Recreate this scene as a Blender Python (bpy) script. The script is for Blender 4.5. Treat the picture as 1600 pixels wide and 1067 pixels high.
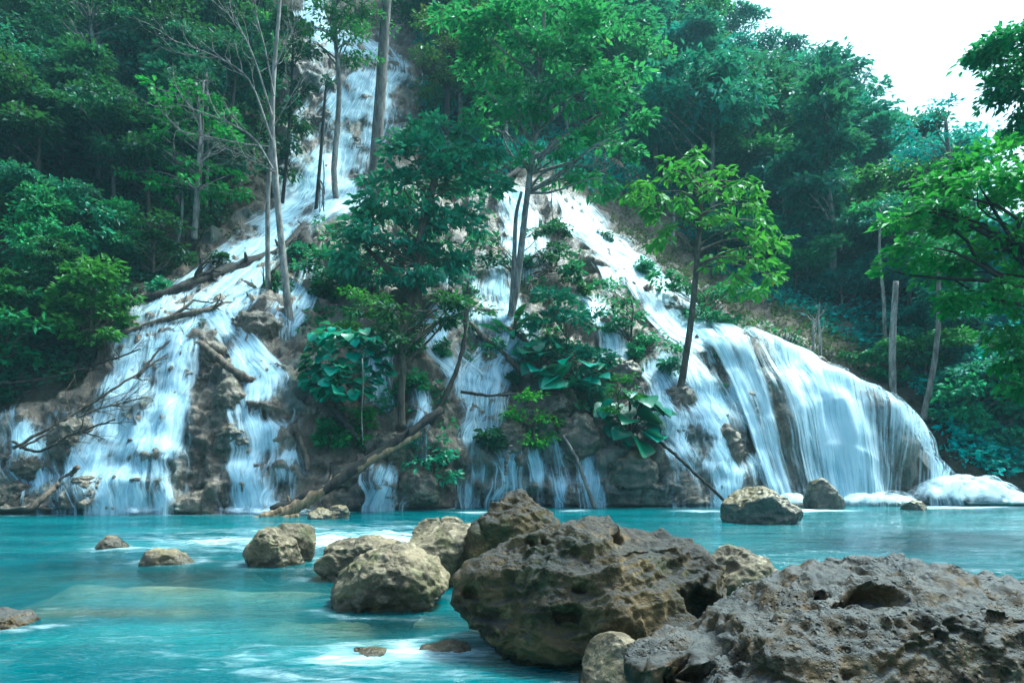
import bpy, bmesh, math, random
import numpy as np

# ------------------------------------------------------------------ camera, sky, sun, exposure
for _o in list(bpy.data.objects):
    bpy.data.objects.remove(_o)
SC = bpy.context.scene
COL = SC.collection
F, HOR, CX, CAMH = 1067.0, 718.0, 800.0, 1.7      # focal length in photo pixels, horizon row, centre column, eye height

cam = bpy.data.cameras.new('camera')
cam.sensor_width = 36.0
cam.lens = 36.0 * F / 1600.0
cam.shift_y = (HOR - 533.5) / 1600.0
cam.clip_start, cam.clip_end = 0.05, 3000
cam_o = bpy.data.objects.new('camera', cam)
COL.objects.link(cam_o)
cam_o.location = (0, 0, CAMH)
cam_o.rotation_euler = (math.pi / 2, 0, 0)
SC.camera = cam_o

SUN_EL, SUN_AZ = math.radians(64), math.radians(62)      # azimuth measured from +Y towards +X
world = bpy.data.worlds.new('World')
SC.world = world
world.use_nodes = True
wn = world.node_tree
sky = wn.nodes.new('ShaderNodeTexSky')
sky.sky_type = 'NISHITA'
sky.sun_disc = False
sky.sun_elevation = SUN_EL
sky.sun_rotation = SUN_AZ
sky.air_density = 1.0
sky.dust_density = 7.0
sky.ozone_density = 1.5
bg = wn.nodes['Background']
bg.inputs[1].default_value = 0.068
wn.links.new(sky.outputs[0], bg.inputs[0])

sun = bpy.data.lights.new('sun', 'SUN')
sun.energy = 2.0
sun.angle = math.radians(12)
sun.color = (1.0, 0.97, 0.92)
sun_o = bpy.data.objects.new('sun', sun)
COL.objects.link(sun_o)
sun_o.rotation_euler = (math.pi / 2 - SUN_EL, 0, -SUN_AZ + math.pi)
sun_o.location = (20, 20, 60)

vs = SC.view_settings
vs.view_transform = 'Standard'
vs.look = 'None'
vs.gamma = 1.0
vs.use_white_balance = True      # the camera's cool setting
vs.white_balance_temperature = 5300
vs.white_balance_tint = -10
vs.exposure = 2.38
cy = SC.cycles
cy.max_bounces = 6
cy.diffuse_bounces = 3
cy.glossy_bounces = 2
cy.transmission_bounces = 4
cy.transparent_max_bounces = 14
cy.volume_bounces = 0
cy.caustics_reflective = False
cy.caustics_refractive = False
cy.use_denoising = True
try:
    cy.denoiser = 'OPENIMAGEDENOISE'
except Exception:
    pass
cy.sample_clamp_indirect = 4.0

# ------------------------------------------------------------------ numeric helpers
def at(px, py, Y):
    return np.array(((px - CX) / F * Y, Y, CAMH + (HOR - py) / F * Y))

def unit(v):
    return v / np.maximum(np.linalg.norm(v, axis=-1, keepdims=True), 1e-9)

def hsh(ix, iy, iz, seed):
    h = (ix * 374761393 + iy * 668265263 + iz * 1274126177 + seed * 974711 + 1013) & 0xffffffff
    h ^= h >> 15
    h = (h * 2246822519) & 0xffffffff
    h ^= h >> 13
    h = (h * 3266489917) & 0xffffffff
    h ^= h >> 16
    return h / 4294967296.0

def vnoise(p, seed=0):
    i = np.floor(p).astype(np.int64)
    f = p - i
    f = f * f * f * (f * (f * 6 - 15) + 10)
    x, y, z = i[..., 0], i[..., 1], i[..., 2]
    u, v, w = f[..., 0], f[..., 1], f[..., 2]
    def c(a, b, d):
        return hsh(x + a, y + b, z + d, seed)
    l0 = c(0, 0, 0) * (1 - u) + c(1, 0, 0) * u
    l1 = c(0, 1, 0) * (1 - u) + c(1, 1, 0) * u
    l2 = c(0, 0, 1) * (1 - u) + c(1, 0, 1) * u
    l3 = c(0, 1, 1) * (1 - u) + c(1, 1, 1) * u
    return (l0 * (1 - v) + l1 * v) * (1 - w) + (l2 * (1 - v) + l3 * v) * w

def fbm(p, octaves=4, seed=0, gain=0.5, ridged=False):
    a, t, s = 1.0, 0.0, np.zeros(p.shape[:-1])
    for k in range(octaves):
        n = vnoise(p * (2.03 ** k) + 17.3 * k, seed + k)
        if ridged:
            n = 1 - np.abs(2 * n - 1)
        s += a * n
        t += a
        a *= gain
    return s / t

def worley(p, seed=0):
    i = np.floor(p).astype(np.int64)
    f = p - i
    d1 = np.full(p.shape[:-1], 9.0)
    d2 = np.full(p.shape[:-1], 9.0)
    for a in (-1, 0, 1):
        for b in (-1, 0, 1):
            for c in (-1, 0, 1):
                x, y, z = i[..., 0] + a, i[..., 1] + b, i[..., 2] + c
                q = np.stack((a + hsh(x, y, z, seed), b + hsh(x, y, z, seed + 57), c + hsh(x, y, z, seed + 113)), -1) - f
                d = np.sqrt((q * q).sum(-1))
                d2 = np.minimum(d2, np.maximum(d, d1))
                d1 = np.minimum(d1, d)
    return d1, d2

def sstep(a, b, x):
    t = np.clip((x - a) / (b - a), 0, 1)
    return t * t * (3 - 2 * t)

def blur(a, n, axis):
    for _ in range(n):
        p = np.concatenate((np.take(a, [0], axis), a, np.take(a, [-1], axis)), axis)
        m = p.shape[axis]
        a = 0.25 * np.take(p, range(0, m - 2), axis) + 0.5 * np.take(p, range(1, m - 1), axis) + 0.25 * np.take(p, range(2, m), axis)
    return a

# ------------------------------------------------------------------ mesh and object helpers
def mesh_np(name, verts, faces, mats, smooth=False, attrs=None, uv=None, mat_idx=None):
    verts = np.asarray(verts, dtype=np.float32).reshape(-1, 3)
    faces = np.asarray(faces, dtype=np.int32)
    n, k = faces.shape
    me = bpy.data.meshes.new(name)
    me.vertices.add(len(verts))
    me.vertices.foreach_set('co', verts.ravel())
    me.loops.add(n * k)
    me.loops.foreach_set('vertex_index', faces.ravel())
    me.polygons.add(n)
    me.polygons.foreach_set('loop_start', np.arange(0, n * k, k, dtype=np.int32))
    me.polygons.foreach_set('use_smooth', np.full(n, smooth, dtype=bool))
    if mat_idx is not None:
        me.polygons.foreach_set('material_index', np.asarray(mat_idx, dtype=np.int32))
    if uv is not None:
        lay = me.uv_layers.new(name='UVMap')
        lay.data.foreach_set('uv', np.asarray(uv, dtype=np.float32)[faces.ravel()].ravel())
    if attrs:
        for an, av in attrs.items():
            at_ = me.attributes.new(an, 'FLOAT', 'POINT')
            at_.data.foreach_set('value', np.asarray(av, dtype=np.float32).ravel())
    for m in (mats if isinstance(mats, (list, tuple)) else [mats]):
        me.materials.append(m)
    me.update(calc_edges=True)
    return me

def obj(name, me, parent=None, loc=None):
    o = bpy.data.objects.new(name, me)
    COL.objects.link(o)
    if parent is not None:
        o.parent = parent
    if loc is not None:
        o.location = [float(c) for c in loc]
    return o

def tag(o, label=None, cat=None, group=None, kind=None):
    if label:
        o['label'] = label
    if cat:
        o['category'] = cat
    if group:
        o['group'] = group
    if kind:
        o['kind'] = kind
    return o

def thing(name, label, cat, loc=(0, 0, 0), group=None):
    o = obj(name, None, None, loc)
    o.empty_display_size = 0.3
    return tag(o, label, cat, group)

def dup(root, loc, rz, sc, label=None, group=None):
    r = root.copy()
    COL.objects.link(r)
    r.location = [float(c) for c in loc]
    r.rotation_euler = (0, 0, rz)
    r.scale = sc if isinstance(sc, (tuple, list)) else (sc, sc, sc)
    if label:
        r['label'] = label
    if group:
        r['group'] = group
    for ch in root.children:
        c = ch.copy()
        COL.objects.link(c)
        c.parent = r
    return r

def grid_faces(nr, nc):
    a = np.arange(nr * nc).reshape(nr, nc)
    return np.stack((a[:-1, :-1], a[:-1, 1:], a[1:, 1:], a[1:, :-1]), -1).reshape(-1, 4)

def smooth_path(pts, n):
    """Catmull-Rom through pts (k,m) sampled at n points."""
    p = np.asarray(pts, float)
    if len(p) == 2:
        t = np.linspace(0, 1, n)[:, None]
        return p[0] * (1 - t) + p[1] * t
    q = np.vstack((2 * p[0] - p[1], p, 2 * p[-1] - p[-2]))
    t = np.linspace(0, len(p) - 1, n)
    i = np.clip(t.astype(int), 0, len(p) - 2)
    f = (t - i)[:, None]
    a, b, c, d = q[i], q[i + 1], q[i + 2], q[i + 3]
    return 0.5 * (2 * b + (c - a) * f + (2 * a - 5 * b + 4 * c - d) * f ** 2 + (3 * b - a - 3 * c + d) * f ** 3)

class Tubes:
    """Collects tapered tubes into one mesh."""
    def __init__(self):
        self.v, self.f, self.n = [], [], 0
    def add(self, pts, rad, sides=6, rough=0.0, seed=0, cap=True):
        pts = np.asarray(pts, float)
        m = len(pts)
        rad = np.broadcast_to(np.asarray(rad, float), (m,)) if np.ndim(rad) else np.full(m, float(rad))
        tan = unit(np.gradient(pts, axis=0))
        ref = np.array((0.13, 0.21, 1.0)) if abs(tan[:, 2]).mean() < 0.8 else np.array((1.0, 0.17, 0.1))
        s = unit(np.cross(tan, ref))
        t = np.cross(s, tan)
        ang = np.linspace(0, 2 * np.pi, sides, endpoint=False)
        ring = pts[:, None] + rad[:, None, None] * (np.cos(ang)[None, :, None] * s[:, None] + np.sin(ang)[None, :, None] * t[:, None])
        if rough > 0:
            nz = fbm(ring * (0.6 / max(rad.max(), 0.02)), 3, seed) - 0.5
            ring = pts[:, None] + (ring - pts[:, None]) * (1 + rough * 2 * nz[..., None])
        a = np.arange(m * sides).reshape(m, sides) + self.n
        b = np.roll(a, -1, 1)
        q = np.stack((a[:-1], b[:-1], b[1:], a[1:]), -1).reshape(-1, 4)
        self.v.append(ring.reshape(-1, 3))
        self.f.append(q)
        self.n += m * sides
        if cap:
            for idx, rev in ((0, True), (m - 1, False)):
                c = self.n
                self.v.append(pts[idx][None])
                self.n += 1
                r0 = a[idx]
                r1 = np.roll(r0, -1)
                tri = np.stack((r0, r1, np.full(sides, c), np.full(sides, c)), -1)
                if rev:
                    tri = tri[:, [1, 0, 2, 3]]
                self.f.append(tri)
    def mesh(self, name, mat, smooth=True, offset=(0, 0, 0)):
        v = np.vstack(self.v) - np.asarray(offset)
        f = np.vstack(self.f)
        tri = f[:, 2] == f[:, 3]
        # split caps into real triangles
        me = bpy.data.meshes.new(name)
        nq, nt = int((~tri).sum()), int(tri.sum())
        loops = np.concatenate((f[~tri].ravel(), f[tri][:, :3].ravel()))
        starts = np.concatenate((np.arange(nq) * 4, nq * 4 + np.arange(nt) * 3))
        me.vertices.add(len(v))
        me.vertices.foreach_set('co', v.astype(np.float32).ravel())
        me.loops.add(len(loops))
        me.loops.foreach_set('vertex_index', loops.astype(np.int32))
        me.polygons.add(nq + nt)
        me.polygons.foreach_set('loop_start', starts.astype(np.int32))
        me.polygons.foreach_set('use_smooth', np.full(nq + nt, smooth, dtype=bool))
        me.materials.append(mat)
        me.update(calc_edges=True)
        return me

_ICO = {}
def icosphere(level):
    if level not in _ICO:
        bm = bmesh.new()
        bmesh.ops.create_icosphere(bm, subdivisions=level, radius=1.0)
        me = bpy.data.meshes.new('ico_source')
        bm.to_mesh(me)
        bm.free()
        v = np.empty(len(me.vertices) * 3, np.float32)
        me.vertices.foreach_get('co', v)
        f = np.empty(len(me.polygons) * 3, np.int32)
        me.loops.foreach_get('vertex_index', f)
        bpy.data.meshes.remove(me)
        _ICO[level] = (v.reshape(-1, 3).astype(float), f.reshape(-1, 3))
    return _ICO[level]

def vert_normals(v, f):
    fn = np.cross(v[f[:, 1]] - v[f[:, 0]], v[f[:, 2]] - v[f[:, 0]])
    n = np.stack([np.bincount(f.ravel(), np.repeat(fn[:, k], 3), len(v)) for k in range(3)], -1)
    return unit(n)

# ------------------------------------------------------------------ materials
class N:
    """small node-tree writer"""
    def __init__(self, name):
        self.m = bpy.data.materials.new(name)
        self.m.use_nodes = True
        self.t = self.m.node_tree
        for n in list(self.t.nodes):
            self.t.nodes.remove(n)
        self.out = self.t.nodes.new('ShaderNodeOutputMaterial')
    def n(self, typ, **kw):
        nd = self.t.nodes.new(typ)
        for k, v in kw.items():
            setattr(nd, k, v)
        return nd
    def put(self, sock, v):
        if v is None:
            return
        if hasattr(v, 'is_output'):
            self.t.links.new(v, sock)
        else:
            sock.default_value = v
    def math(self, op, a, b=None, clamp=False):
        nd = self.n('ShaderNodeMath', operation=op, use_clamp=clamp)
        self.put(nd.inputs[0], a)
        if b is not None:
            self.put(nd.inputs[1], b)
        return nd.outputs[0]
    def rng(self, v, a, b, c=0.0, d=1.0, smooth=True):
        nd = self.n('ShaderNodeMapRange', interpolation_type='SMOOTHSTEP' if smooth else 'LINEAR')
        for k, x in enumerate((v, a, b, c, d)):
            self.put(nd.inputs[k], x)
        return nd.outputs[0]
    def mixc(self, f, a, b, blend='MIX'):
        nd = self.n('ShaderNodeMix', data_type='RGBA', blend_type=blend)
        self.put(nd.inputs[0], f)
        self.put(nd.inputs[6], a if hasattr(a, 'is_output') else (*a, 1))
        self.put(nd.inputs[7], b if hasattr(b, 'is_output') else (*b, 1))
        return nd.outputs[2]
    def noise(self, vec, scale, detail=4.0, rough=0.55, dist=0.0):
        nd = self.n('ShaderNodeTexNoise')
        if vec is not None:
            self.put(nd.inputs['Vector'], vec)
        nd.inputs['Scale'].default_value = scale
        nd.inputs['Detail'].default_value = detail
        nd.inputs['Roughness'].default_value = rough
        nd.inputs['Distortion'].default_value = dist
        return nd.outputs[0]
    def voro(self, vec, scale, feature='F1'):
        nd = self.n('ShaderNodeTexVoronoi', feature=feature)
        self.put(nd.inputs['Vector'], vec)
        nd.inputs['Scale'].default_value = scale
        return nd.outputs['Distance']
    def coords(self, which='Object', scale=None):
        c = self.n('ShaderNodeTexCoord').outputs[which]
        if scale is None:
            return c
        mp = self.n('ShaderNodeMapping')
        self.put(mp.inputs[0], c)
        mp.inputs[3].default_value = scale
        return mp.outputs[0]
    def pos(self, scale=None):
        c = self.n('ShaderNodeNewGeometry').outputs['Position']
        if scale is None:
            return c
        mp = self.n('ShaderNodeMapping')
        self.put(mp.inputs[0], c)
        mp.inputs[3].default_value = scale
        return mp.outputs[0]
    def attr(self, name):
        return self.n('ShaderNodeAttribute', attribute_name=name).outputs['Fac']
    def bump(self, h, dist, strength=1.0, nrm=None):
        nd = self.n('ShaderNodeBump')
        nd.inputs['Strength'].default_value = strength
        nd.inputs['Distance'].default_value = dist
        self.put(nd.inputs['Height'], h)
        if nrm is not None:
            self.put(nd.inputs['Normal'], nrm)
        return nd.outputs[0]
    def bsdf(self, color, rough=0.8, spec=0.3, normal=None, **kw):
        nd = self.n('ShaderNodeBsdfPrincipled')
        self.put(nd.inputs['Base Color'], color if hasattr(color, 'is_output') else (*color, 1))
        self.put(nd.inputs['Roughness'], rough)
        self.put(nd.inputs['Specular IOR Level'], spec)
        if normal is not None:
            self.put(nd.inputs['Normal'], normal)
        for k, v in kw.items():
            self.put(nd.inputs[k], v)
        return nd.outputs[0]
    def mixs(self, f, a, b):
        nd = self.n('ShaderNodeMixShader')
        self.put(nd.inputs[0], f)
        self.t.links.new(a, nd.inputs[1])
        self.t.links.new(b, nd.inputs[2])
        return nd.outputs[0]
    def done(self, s):
        self.t.links.new(s, self.out.inputs[0])
        return self.m

def leaf_mat(name, cols, rough=0.42, spec=0.45, trans=0.35, vary=0.5):
    """cols: dark, mid, light leaf colours"""
    k = N(name)
    g = k.n('ShaderNodeNewGeometry')
    r = g.outputs['Random Per Island']
    oi = k.n('ShaderNodeObjectInfo').outputs['Random']
    big = k.noise(k.pos(), 0.55, 2.0)
    f = k.math('ADD', k.math('MULTIPLY', r, 0.55), k.math('MULTIPLY', k.rng(big, 0.36, 0.64), 0.45))
    ramp = k.n('ShaderNodeValToRGB')
    k.put(ramp.inputs[0], f)
    e = ramp.color_ramp.elements
    e[0].position, e[0].color = 0.05, (*cols[0], 1)
    e[1].position, e[1].color = 0.95, (*cols[2], 1)
    mid = e.new(0.5)
    mid.color = (*cols[1], 1)
    if len(cols) > 3:
        e.new(0.985).color = (*cols[3], 1)
    hsv = k.n('ShaderNodeHueSaturation')
    k.put(hsv.inputs['Hue'], k.rng(oi, 0, 1, 0.5 - 0.035 * vary, 0.5 + 0.035 * vary, False))
    k.put(hsv.inputs['Value'], k.rng(oi, 0, 1, 1 - 0.5 * vary, 1 + 0.5 * vary, False))
    k.put(hsv.inputs['Color'], ramp.outputs[0])
    col = hsv.outputs[0]
    p = k.bsdf(col, rough, spec)
    tr = k.n('ShaderNodeBsdfTranslucent')
    k.put(tr.inputs[0], k.mixc(0.5, col, (0.09, 0.22, 0.02)))
    return k.done(k.mixs(trans, p, tr.outputs[0]))

MAT = {}
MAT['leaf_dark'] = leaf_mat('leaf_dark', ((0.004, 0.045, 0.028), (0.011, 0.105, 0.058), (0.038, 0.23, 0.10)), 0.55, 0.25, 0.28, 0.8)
MAT['leaf_teal'] = leaf_mat('leaf_teal', ((0.010, 0.11, 0.068), (0.030, 0.24, 0.135), (0.11, 0.42, 0.21)), 0.42, 0.4, 0.3, 0.3)
MAT['leaf_mid'] = leaf_mat('leaf_mid', ((0.010, 0.11, 0.045), (0.024, 0.21, 0.080), (0.068, 0.34, 0.10)), 0.5, 0.3, 0.35, 0.7)
MAT['leaf_hill_hazed'] = leaf_mat('leaf_hill_hazed', ((0.008, 0.12, 0.11), (0.022, 0.25, 0.21), (0.075, 0.42, 0.29)), 0.6, 0.2, 0.3, 0.9)  # bluer and lighter: part of the far slope's haze is in this colour
MAT['leaf_bright'] = leaf_mat('leaf_bright', ((0.020, 0.14, 0.022), (0.045, 0.25, 0.032), (0.11, 0.37, 0.045), (0.24, 0.36, 0.04)), 0.5, 0.3, 0.4, 0.5)
MAT['leaf_fresh'] = leaf_mat('leaf_fresh', ((0.014, 0.12, 0.035), (0.035, 0.235, 0.058), (0.090, 0.37, 0.075), (0.20, 0.34, 0.05)), 0.5, 0.3, 0.38, 0.6)
MAT['leaf_lime'] = leaf_mat('leaf_lime', ((0.035, 0.19, 0.016), (0.07, 0.29, 0.024), (0.15, 0.40, 0.035), (0.38, 0.30, 0.03)), 0.55, 0.2, 0.42, 0.2)
MAT['leaf_autumn'] = leaf_mat('leaf_autumn', ((0.03, 0.12, 0.02), (0.06, 0.19, 0.03), (0.17, 0.19, 0.03), (0.30, 0.12, 0.02)), 0.45, 0.4, 0.35)
MAT['leaf_broad'] = leaf_mat('leaf_broad', ((0.014, 0.15, 0.09), (0.030, 0.25, 0.14), (0.07, 0.36, 0.21), (0.28, 0.33, 0.05)), 0.34, 0.5, 0.25, 0.7)
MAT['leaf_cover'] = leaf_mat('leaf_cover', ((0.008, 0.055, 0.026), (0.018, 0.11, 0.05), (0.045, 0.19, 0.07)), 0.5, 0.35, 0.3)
MAT['leaf_dry'] = leaf_mat('leaf_dry', ((0.05, 0.075, 0.032), (0.09, 0.12, 0.055), (0.15, 0.17, 0.09)), 0.7, 0.2, 0.3)

def bark_mat(name, a, b, c, sc=1.0, rough=0.85):
    k = N(name)
    co = k.coords('Object', (6 * sc, 6 * sc, 1.6 * sc))
    n1 = k.noise(co, 1.0, 6, 0.65, 0.4)
    n2 = k.noise(k.coords('Object', (1.1 * sc, 1.1 * sc, 2.2 * sc)), 1.0, 3)
    col = k.mixc(k.rng(n1, 0.35, 0.68), a, b)
    col = k.mixc(k.rng(n2, 0.52, 0.68), col, c)
    return k.done(k.bsdf(col, rough, 0.2, k.bump(n1, 0.05, 0.8)))
MAT['bark_pale'] = bark_mat('bark_pale', (0.10, 0.092, 0.08), (0.36, 0.345, 0.31), (0.17, 0.165, 0.145))
MAT['bark_brown'] = bark_mat('bark_brown', (0.05, 0.040, 0.030), (0.17, 0.135, 0.10), (0.10, 0.09, 0.06))
MAT['bark_dark'] = bark_mat('bark_dark', (0.018, 0.016, 0.014), (0.06, 0.052, 0.045), (0.035, 0.04, 0.028))
MAT['bark_grey'] = bark_mat('bark_grey', (0.075, 0.068, 0.058), (0.24, 0.22, 0.195), (0.15, 0.14, 0.12))
MAT['wood_tan'] = bark_mat('wood_tan', (0.11, 0.075, 0.04), (0.34, 0.25, 0.15), (0.20, 0.15, 0.09))

def rock_mat(name, dark, mid, light, top=None, moss=None, sc=1.0, rough=0.75, spec=0.3, bump=0.03, wetline=None, topz=(0.25, 0.8), pit=0.0):
    k = N(name)
    p = k.pos()
    n1 = k.noise(p, 1.1 * sc, 6, 0.62, 0.3)
    n2 = k.noise(p, 5.5 * sc, 6, 0.7, 0.5)
    n3 = k.noise(p, 24 * sc, 5, 0.7)
    v = k.voro(p, 9 * sc)
    col = k.mixc(k.rng(n1, 0.34, 0.66), dark, mid)
    col = k.mixc(k.math('MULTIPLY', k.rng(n2, 0.48, 0.72), 0.85), col, light)
    col = k.mixc(k.math('MULTIPLY', k.rng(n3, 0.52, 0.75), 0.45), col, dark)
    nz = k.n('ShaderNodeSeparateXYZ')
    k.put(nz.inputs[0], k.n('ShaderNodeNewGeometry').outputs['Normal'])
    if moss is not None:
        m = k.math('MULTIPLY', k.rng(k.noise(p, 1.7 * sc, 5, 0.65), 0.5, 0.66), k.rng(n2, 0.3, 0.6))
        col = k.mixc(k.math('MULTIPLY', m, 0.8), col, moss)
    if top is not None:
        w = k.math('ADD', nz.outputs[2], k.math('MULTIPLY', k.math('SUBTRACT', n2, 0.5), 1.5))
        col = k.mixc(k.math('MULTIPLY', k.rng(w, *topz), 0.85), col, top)
    ro = rough
    if wetline is not None:
        pz = k.n('ShaderNodeSeparateXYZ')
        k.put(pz.inputs[0], p)
        hz = k.math('ADD', pz.outputs[2], k.math('MULTIPLY', k.math('SUBTRACT', n1, 0.5), 0.25))
        wet = k.rng(hz, wetline, wetline * 2.2, 1.0, 0.0)
        col = k.mixc(k.math('MULTIPLY', wet, 0.55), col, tuple(c * 0.35 for c in dark))
        ro = k.rng(wet, 0, 1, rough, 0.22)
    h = k.math('ADD', k.math('MULTIPLY', n2, 1.0), k.math('ADD', k.math('MULTIPLY', n3, 0.4), k.math('MULTIPLY', k.rng(v, 0.0, 0.35), 0.35)))
    if pit:
        va = k.rng(k.voro(p, 24), 0.05, 0.42)
        vb = k.rng(k.voro(p, 55), 0.05, 0.40)
        msk = k.rng(k.noise(p, 3.0, 3), 0.38, 0.6)
        h = k.math('ADD', h, k.math('MULTIPLY', k.math('ADD', k.math('MULTIPLY', va, 1.3), k.math('MULTIPLY', vb, 0.5)), k.math('MULTIPLY', msk, pit)))
    return k.done(k.bsdf(col, ro, spec, k.bump(h, bump, 1.0)))
MAT['boulder'] = rock_mat('boulder', (0.026, 0.018, 0.007), (0.135, 0.090, 0.034), (0.32, 0.22, 0.095), (0.026, 0.027, 0.026), (0.03, 0.05, 0.016), 1.3, 0.65, 0.2, 0.05, 0.07, (0.3, 0.85))
MAT['pitted'] = rock_mat('pitted', (0.026, 0.019, 0.010), (0.105, 0.066, 0.025), (0.26, 0.20, 0.12), (0.050, 0.054, 0.054), (0.020, 0.016, 0.010), 1.5, 0.62, 0.18, 0.022, None, (0.35, 1.0), 0.7)
MAT['tan_rock'] = rock_mat('tan_rock', (0.045, 0.034, 0.017), (0.185, 0.142, 0.078), (0.36, 0.295, 0.19), None, (0.10, 0.10, 0.03), 1.4, 0.65, 0.3, 0.03, 0.10)
MAT['wet_rock'] = rock_mat('wet_rock', (0.030, 0.030, 0.024), (0.11, 0.10, 0.07), (0.21, 0.19, 0.14), (0.16, 0.12, 0.05), (0.04, 0.055, 0.02), 1.2, 0.35, 0.5, 0.04)
MAT['bank_rock'] = rock_mat('bank_rock', (0.048, 0.039, 0.028), (0.165, 0.132, 0.092), (0.32, 0.27, 0.20), None, (0.05, 0.075, 0.04), 1.0, 0.55, 0.4, 0.05)

def terrain_mat():
    k = N('tufa_slope')
    p = k.pos()
    n1 = k.noise(p, 0.7, 6, 0.62, 0.4)
    n2 = k.noise(p, 3.2, 6, 0.7, 0.6)
    n3 = k.noise(k.pos((5, 5, 1.2)), 1.0, 5, 0.65, 0.3)       # draperies running down the rock
    rock = k.mixc(k.rng(n1, 0.36, 0.62), (0.070, 0.056, 0.042), (0.21, 0.166, 0.118))
    rock = k.mixc(k.math('MULTIPLY', k.rng(n2, 0.5, 0.72), 0.8), rock, (0.39, 0.33, 0.255))
    rock = k.mixc(k.math('MULTIPLY', k.rng(n3, 0.55, 0.72), 0.7), rock, (0.024, 0.022, 0.020))
    al = k.math('MULTIPLY', k.rng(k.noise(p, 0.5, 4), 0.5, 0.65), 0.55)
    rock = k.mixc(al, rock, (0.09, 0.15, 0.13))
    soil = k.mixc(k.rng(n2, 0.35, 0.65), (0.020, 0.022, 0.012), (0.055, 0.048, 0.028))
    earth = k.mixc(k.rng(n2, 0.35, 0.65), (0.10, 0.078, 0.052), (0.20, 0.165, 0.12))
    soil = k.mixc(k.attr('earth'), soil, earth)
    w = k.rng(k.math('ADD', k.attr('soil'), k.math('MULTIPLY', k.math('SUBTRACT', n2, 0.5), 0.9)), 0.35, 0.65)
    col = k.mixc(w, rock, soil)
    h = k.math('ADD', n2, k.math('MULTIPLY', n3, 0.8))
    return k.done(k.bsdf(col, k.rng(w, 0, 1, 0.45, 0.9), 0.35, k.bump(h, 0.14, 1.0)))
MAT['terrain'] = terrain_mat()

def fall_mat(name, streak, base, tint=(0.70, 0.84, 0.90), gain=1.0, soft=0.13):
    """moving white water: streaks run along the flow (UV v), holes show the rock"""
    k = N(name)
    uv = k.n('ShaderNodeUVMap').outputs[0]
    def sc(a, b, off):
        mp = k.n('ShaderNodeMapping')
        k.put(mp.inputs[0], uv)
        mp.inputs[3].default_value = (a, b, 1)
        mp.inputs[1].default_value = (off, off * 0.37, off)
        return mp.outputs[0]
    s1 = k.noise(sc(streak, 0.30, 3.1), 1.0, 3, 0.55, 0.5)
    s2 = k.noise(sc(streak * 3.4, 0.5, 7.7), 1.0, 3, 0.6, 0.3)
    s3 = k.noise(sc(1.3, 1.0, 1.3), 1.0, 4, 0.6)
    d = k.attr('dens')
    st = k.math('ADD', k.math('MULTIPLY', s1, 0.42), k.math('ADD', k.math('MULTIPLY', s2, 0.34), k.math('MULTIPLY', s3, 0.24)))
    thr = k.rng(d, 0, 1, 0.70, base, False)
    a = k.rng(k.math('SUBTRACT', st, thr), -soft, soft)
    a = k.math('MULTIPLY', a, k.rng(d, 0.0, 0.4), clamp=True)
    a = k.math('MULTIPLY', a, 0.95 * gain)
    c = k.mixc(k.rng(st, 0.4, 0.62), tuple(x * y for x, y in zip(tint, (0.66, 0.84, 0.92))), tint)
    p = k.bsdf(c, 0.5, 0.3)
    tr = k.n('ShaderNodeBsdfTranslucent')
    k.put(tr.inputs[0], (*tint, 1))
    w = k.mixs(0.3, p, tr.outputs[0])
    clear = k.n('ShaderNodeBsdfTransparent').outputs[0]
    return k.done(k.mixs(a, clear, w))
MAT['fall'] = fall_mat('white_water', 4.2, 0.43, (0.72, 0.85, 0.90), 0.95)
MAT['fall_thin'] = fall_mat('white_water_thin', 6.0, 0.45, (0.64, 0.80, 0.87), 0.9)
MAT['curtain'] = fall_mat('curtain_water', 3.4, 0.42, (0.72, 0.85, 0.90), soft=0.11)

def pool_mat():
    k = N('river_water')
    p = k.pos((1.0, 1.0, 1.0))
    flow = k.pos((0.55, 1.7, 1.0))
    n1 = k.noise(flow, 1.5, 5, 0.6, 0.8)
    n2 = k.noise(flow, 5.0, 4, 0.6, 1.2)
    n3 = k.noise(flow, 0.35, 3)
    deep = k.mixc(k.rng(n3, 0.35, 0.65), (0.004, 0.066, 0.080), (0.015, 0.122, 0.130))
    foam = k.attr('foam')
    fo = k.math('ADD', k.math('MULTIPLY', n1, 0.6), k.math('MULTIPLY', n2, 0.4))
    fa = k.rng(k.math('ADD', fo, k.math('MULTIPLY', foam, 0.46)), 0.60, 1.15)
    col = k.mixc(fa, deep, (0.66, 0.82, 0.87))
    hb = k.math('ADD', k.math('MULTIPLY', n1, 0.5), k.math('MULTIPLY', k.noise(flow, 9.0, 3, 0.5, 0.6), 0.22))
    nrm = k.bump(hb, 0.22, 0.75)
    surf = k.bsdf(col, k.rng(fa, 0, 1, 0.10, 0.6), 0.5, nrm, IOR=1.33)
    gl = k.n('ShaderNodeBsdfGlossy')
    gl.inputs['Roughness'].default_value = 0.12
    k.put(gl.inputs['Normal'], nrm)
    fr = k.n('ShaderNodeFresnel')
    fr.inputs[0].default_value = 1.33
    k.put(fr.inputs['Normal'], nrm)
    tr = k.n('ShaderNodeBsdfTransparent')
    k.put(tr.inputs[0], (0.78, 0.93, 0.90, 1))
    clear = k.mixs(fr.outputs[0], tr.outputs[0], gl.outputs[0])
    a = k.math('MAXIMUM', k.attr('murk'), fa)
    return k.done(k.mixs(a, clear, surf))
MAT['pool'] = pool_mat()

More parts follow.
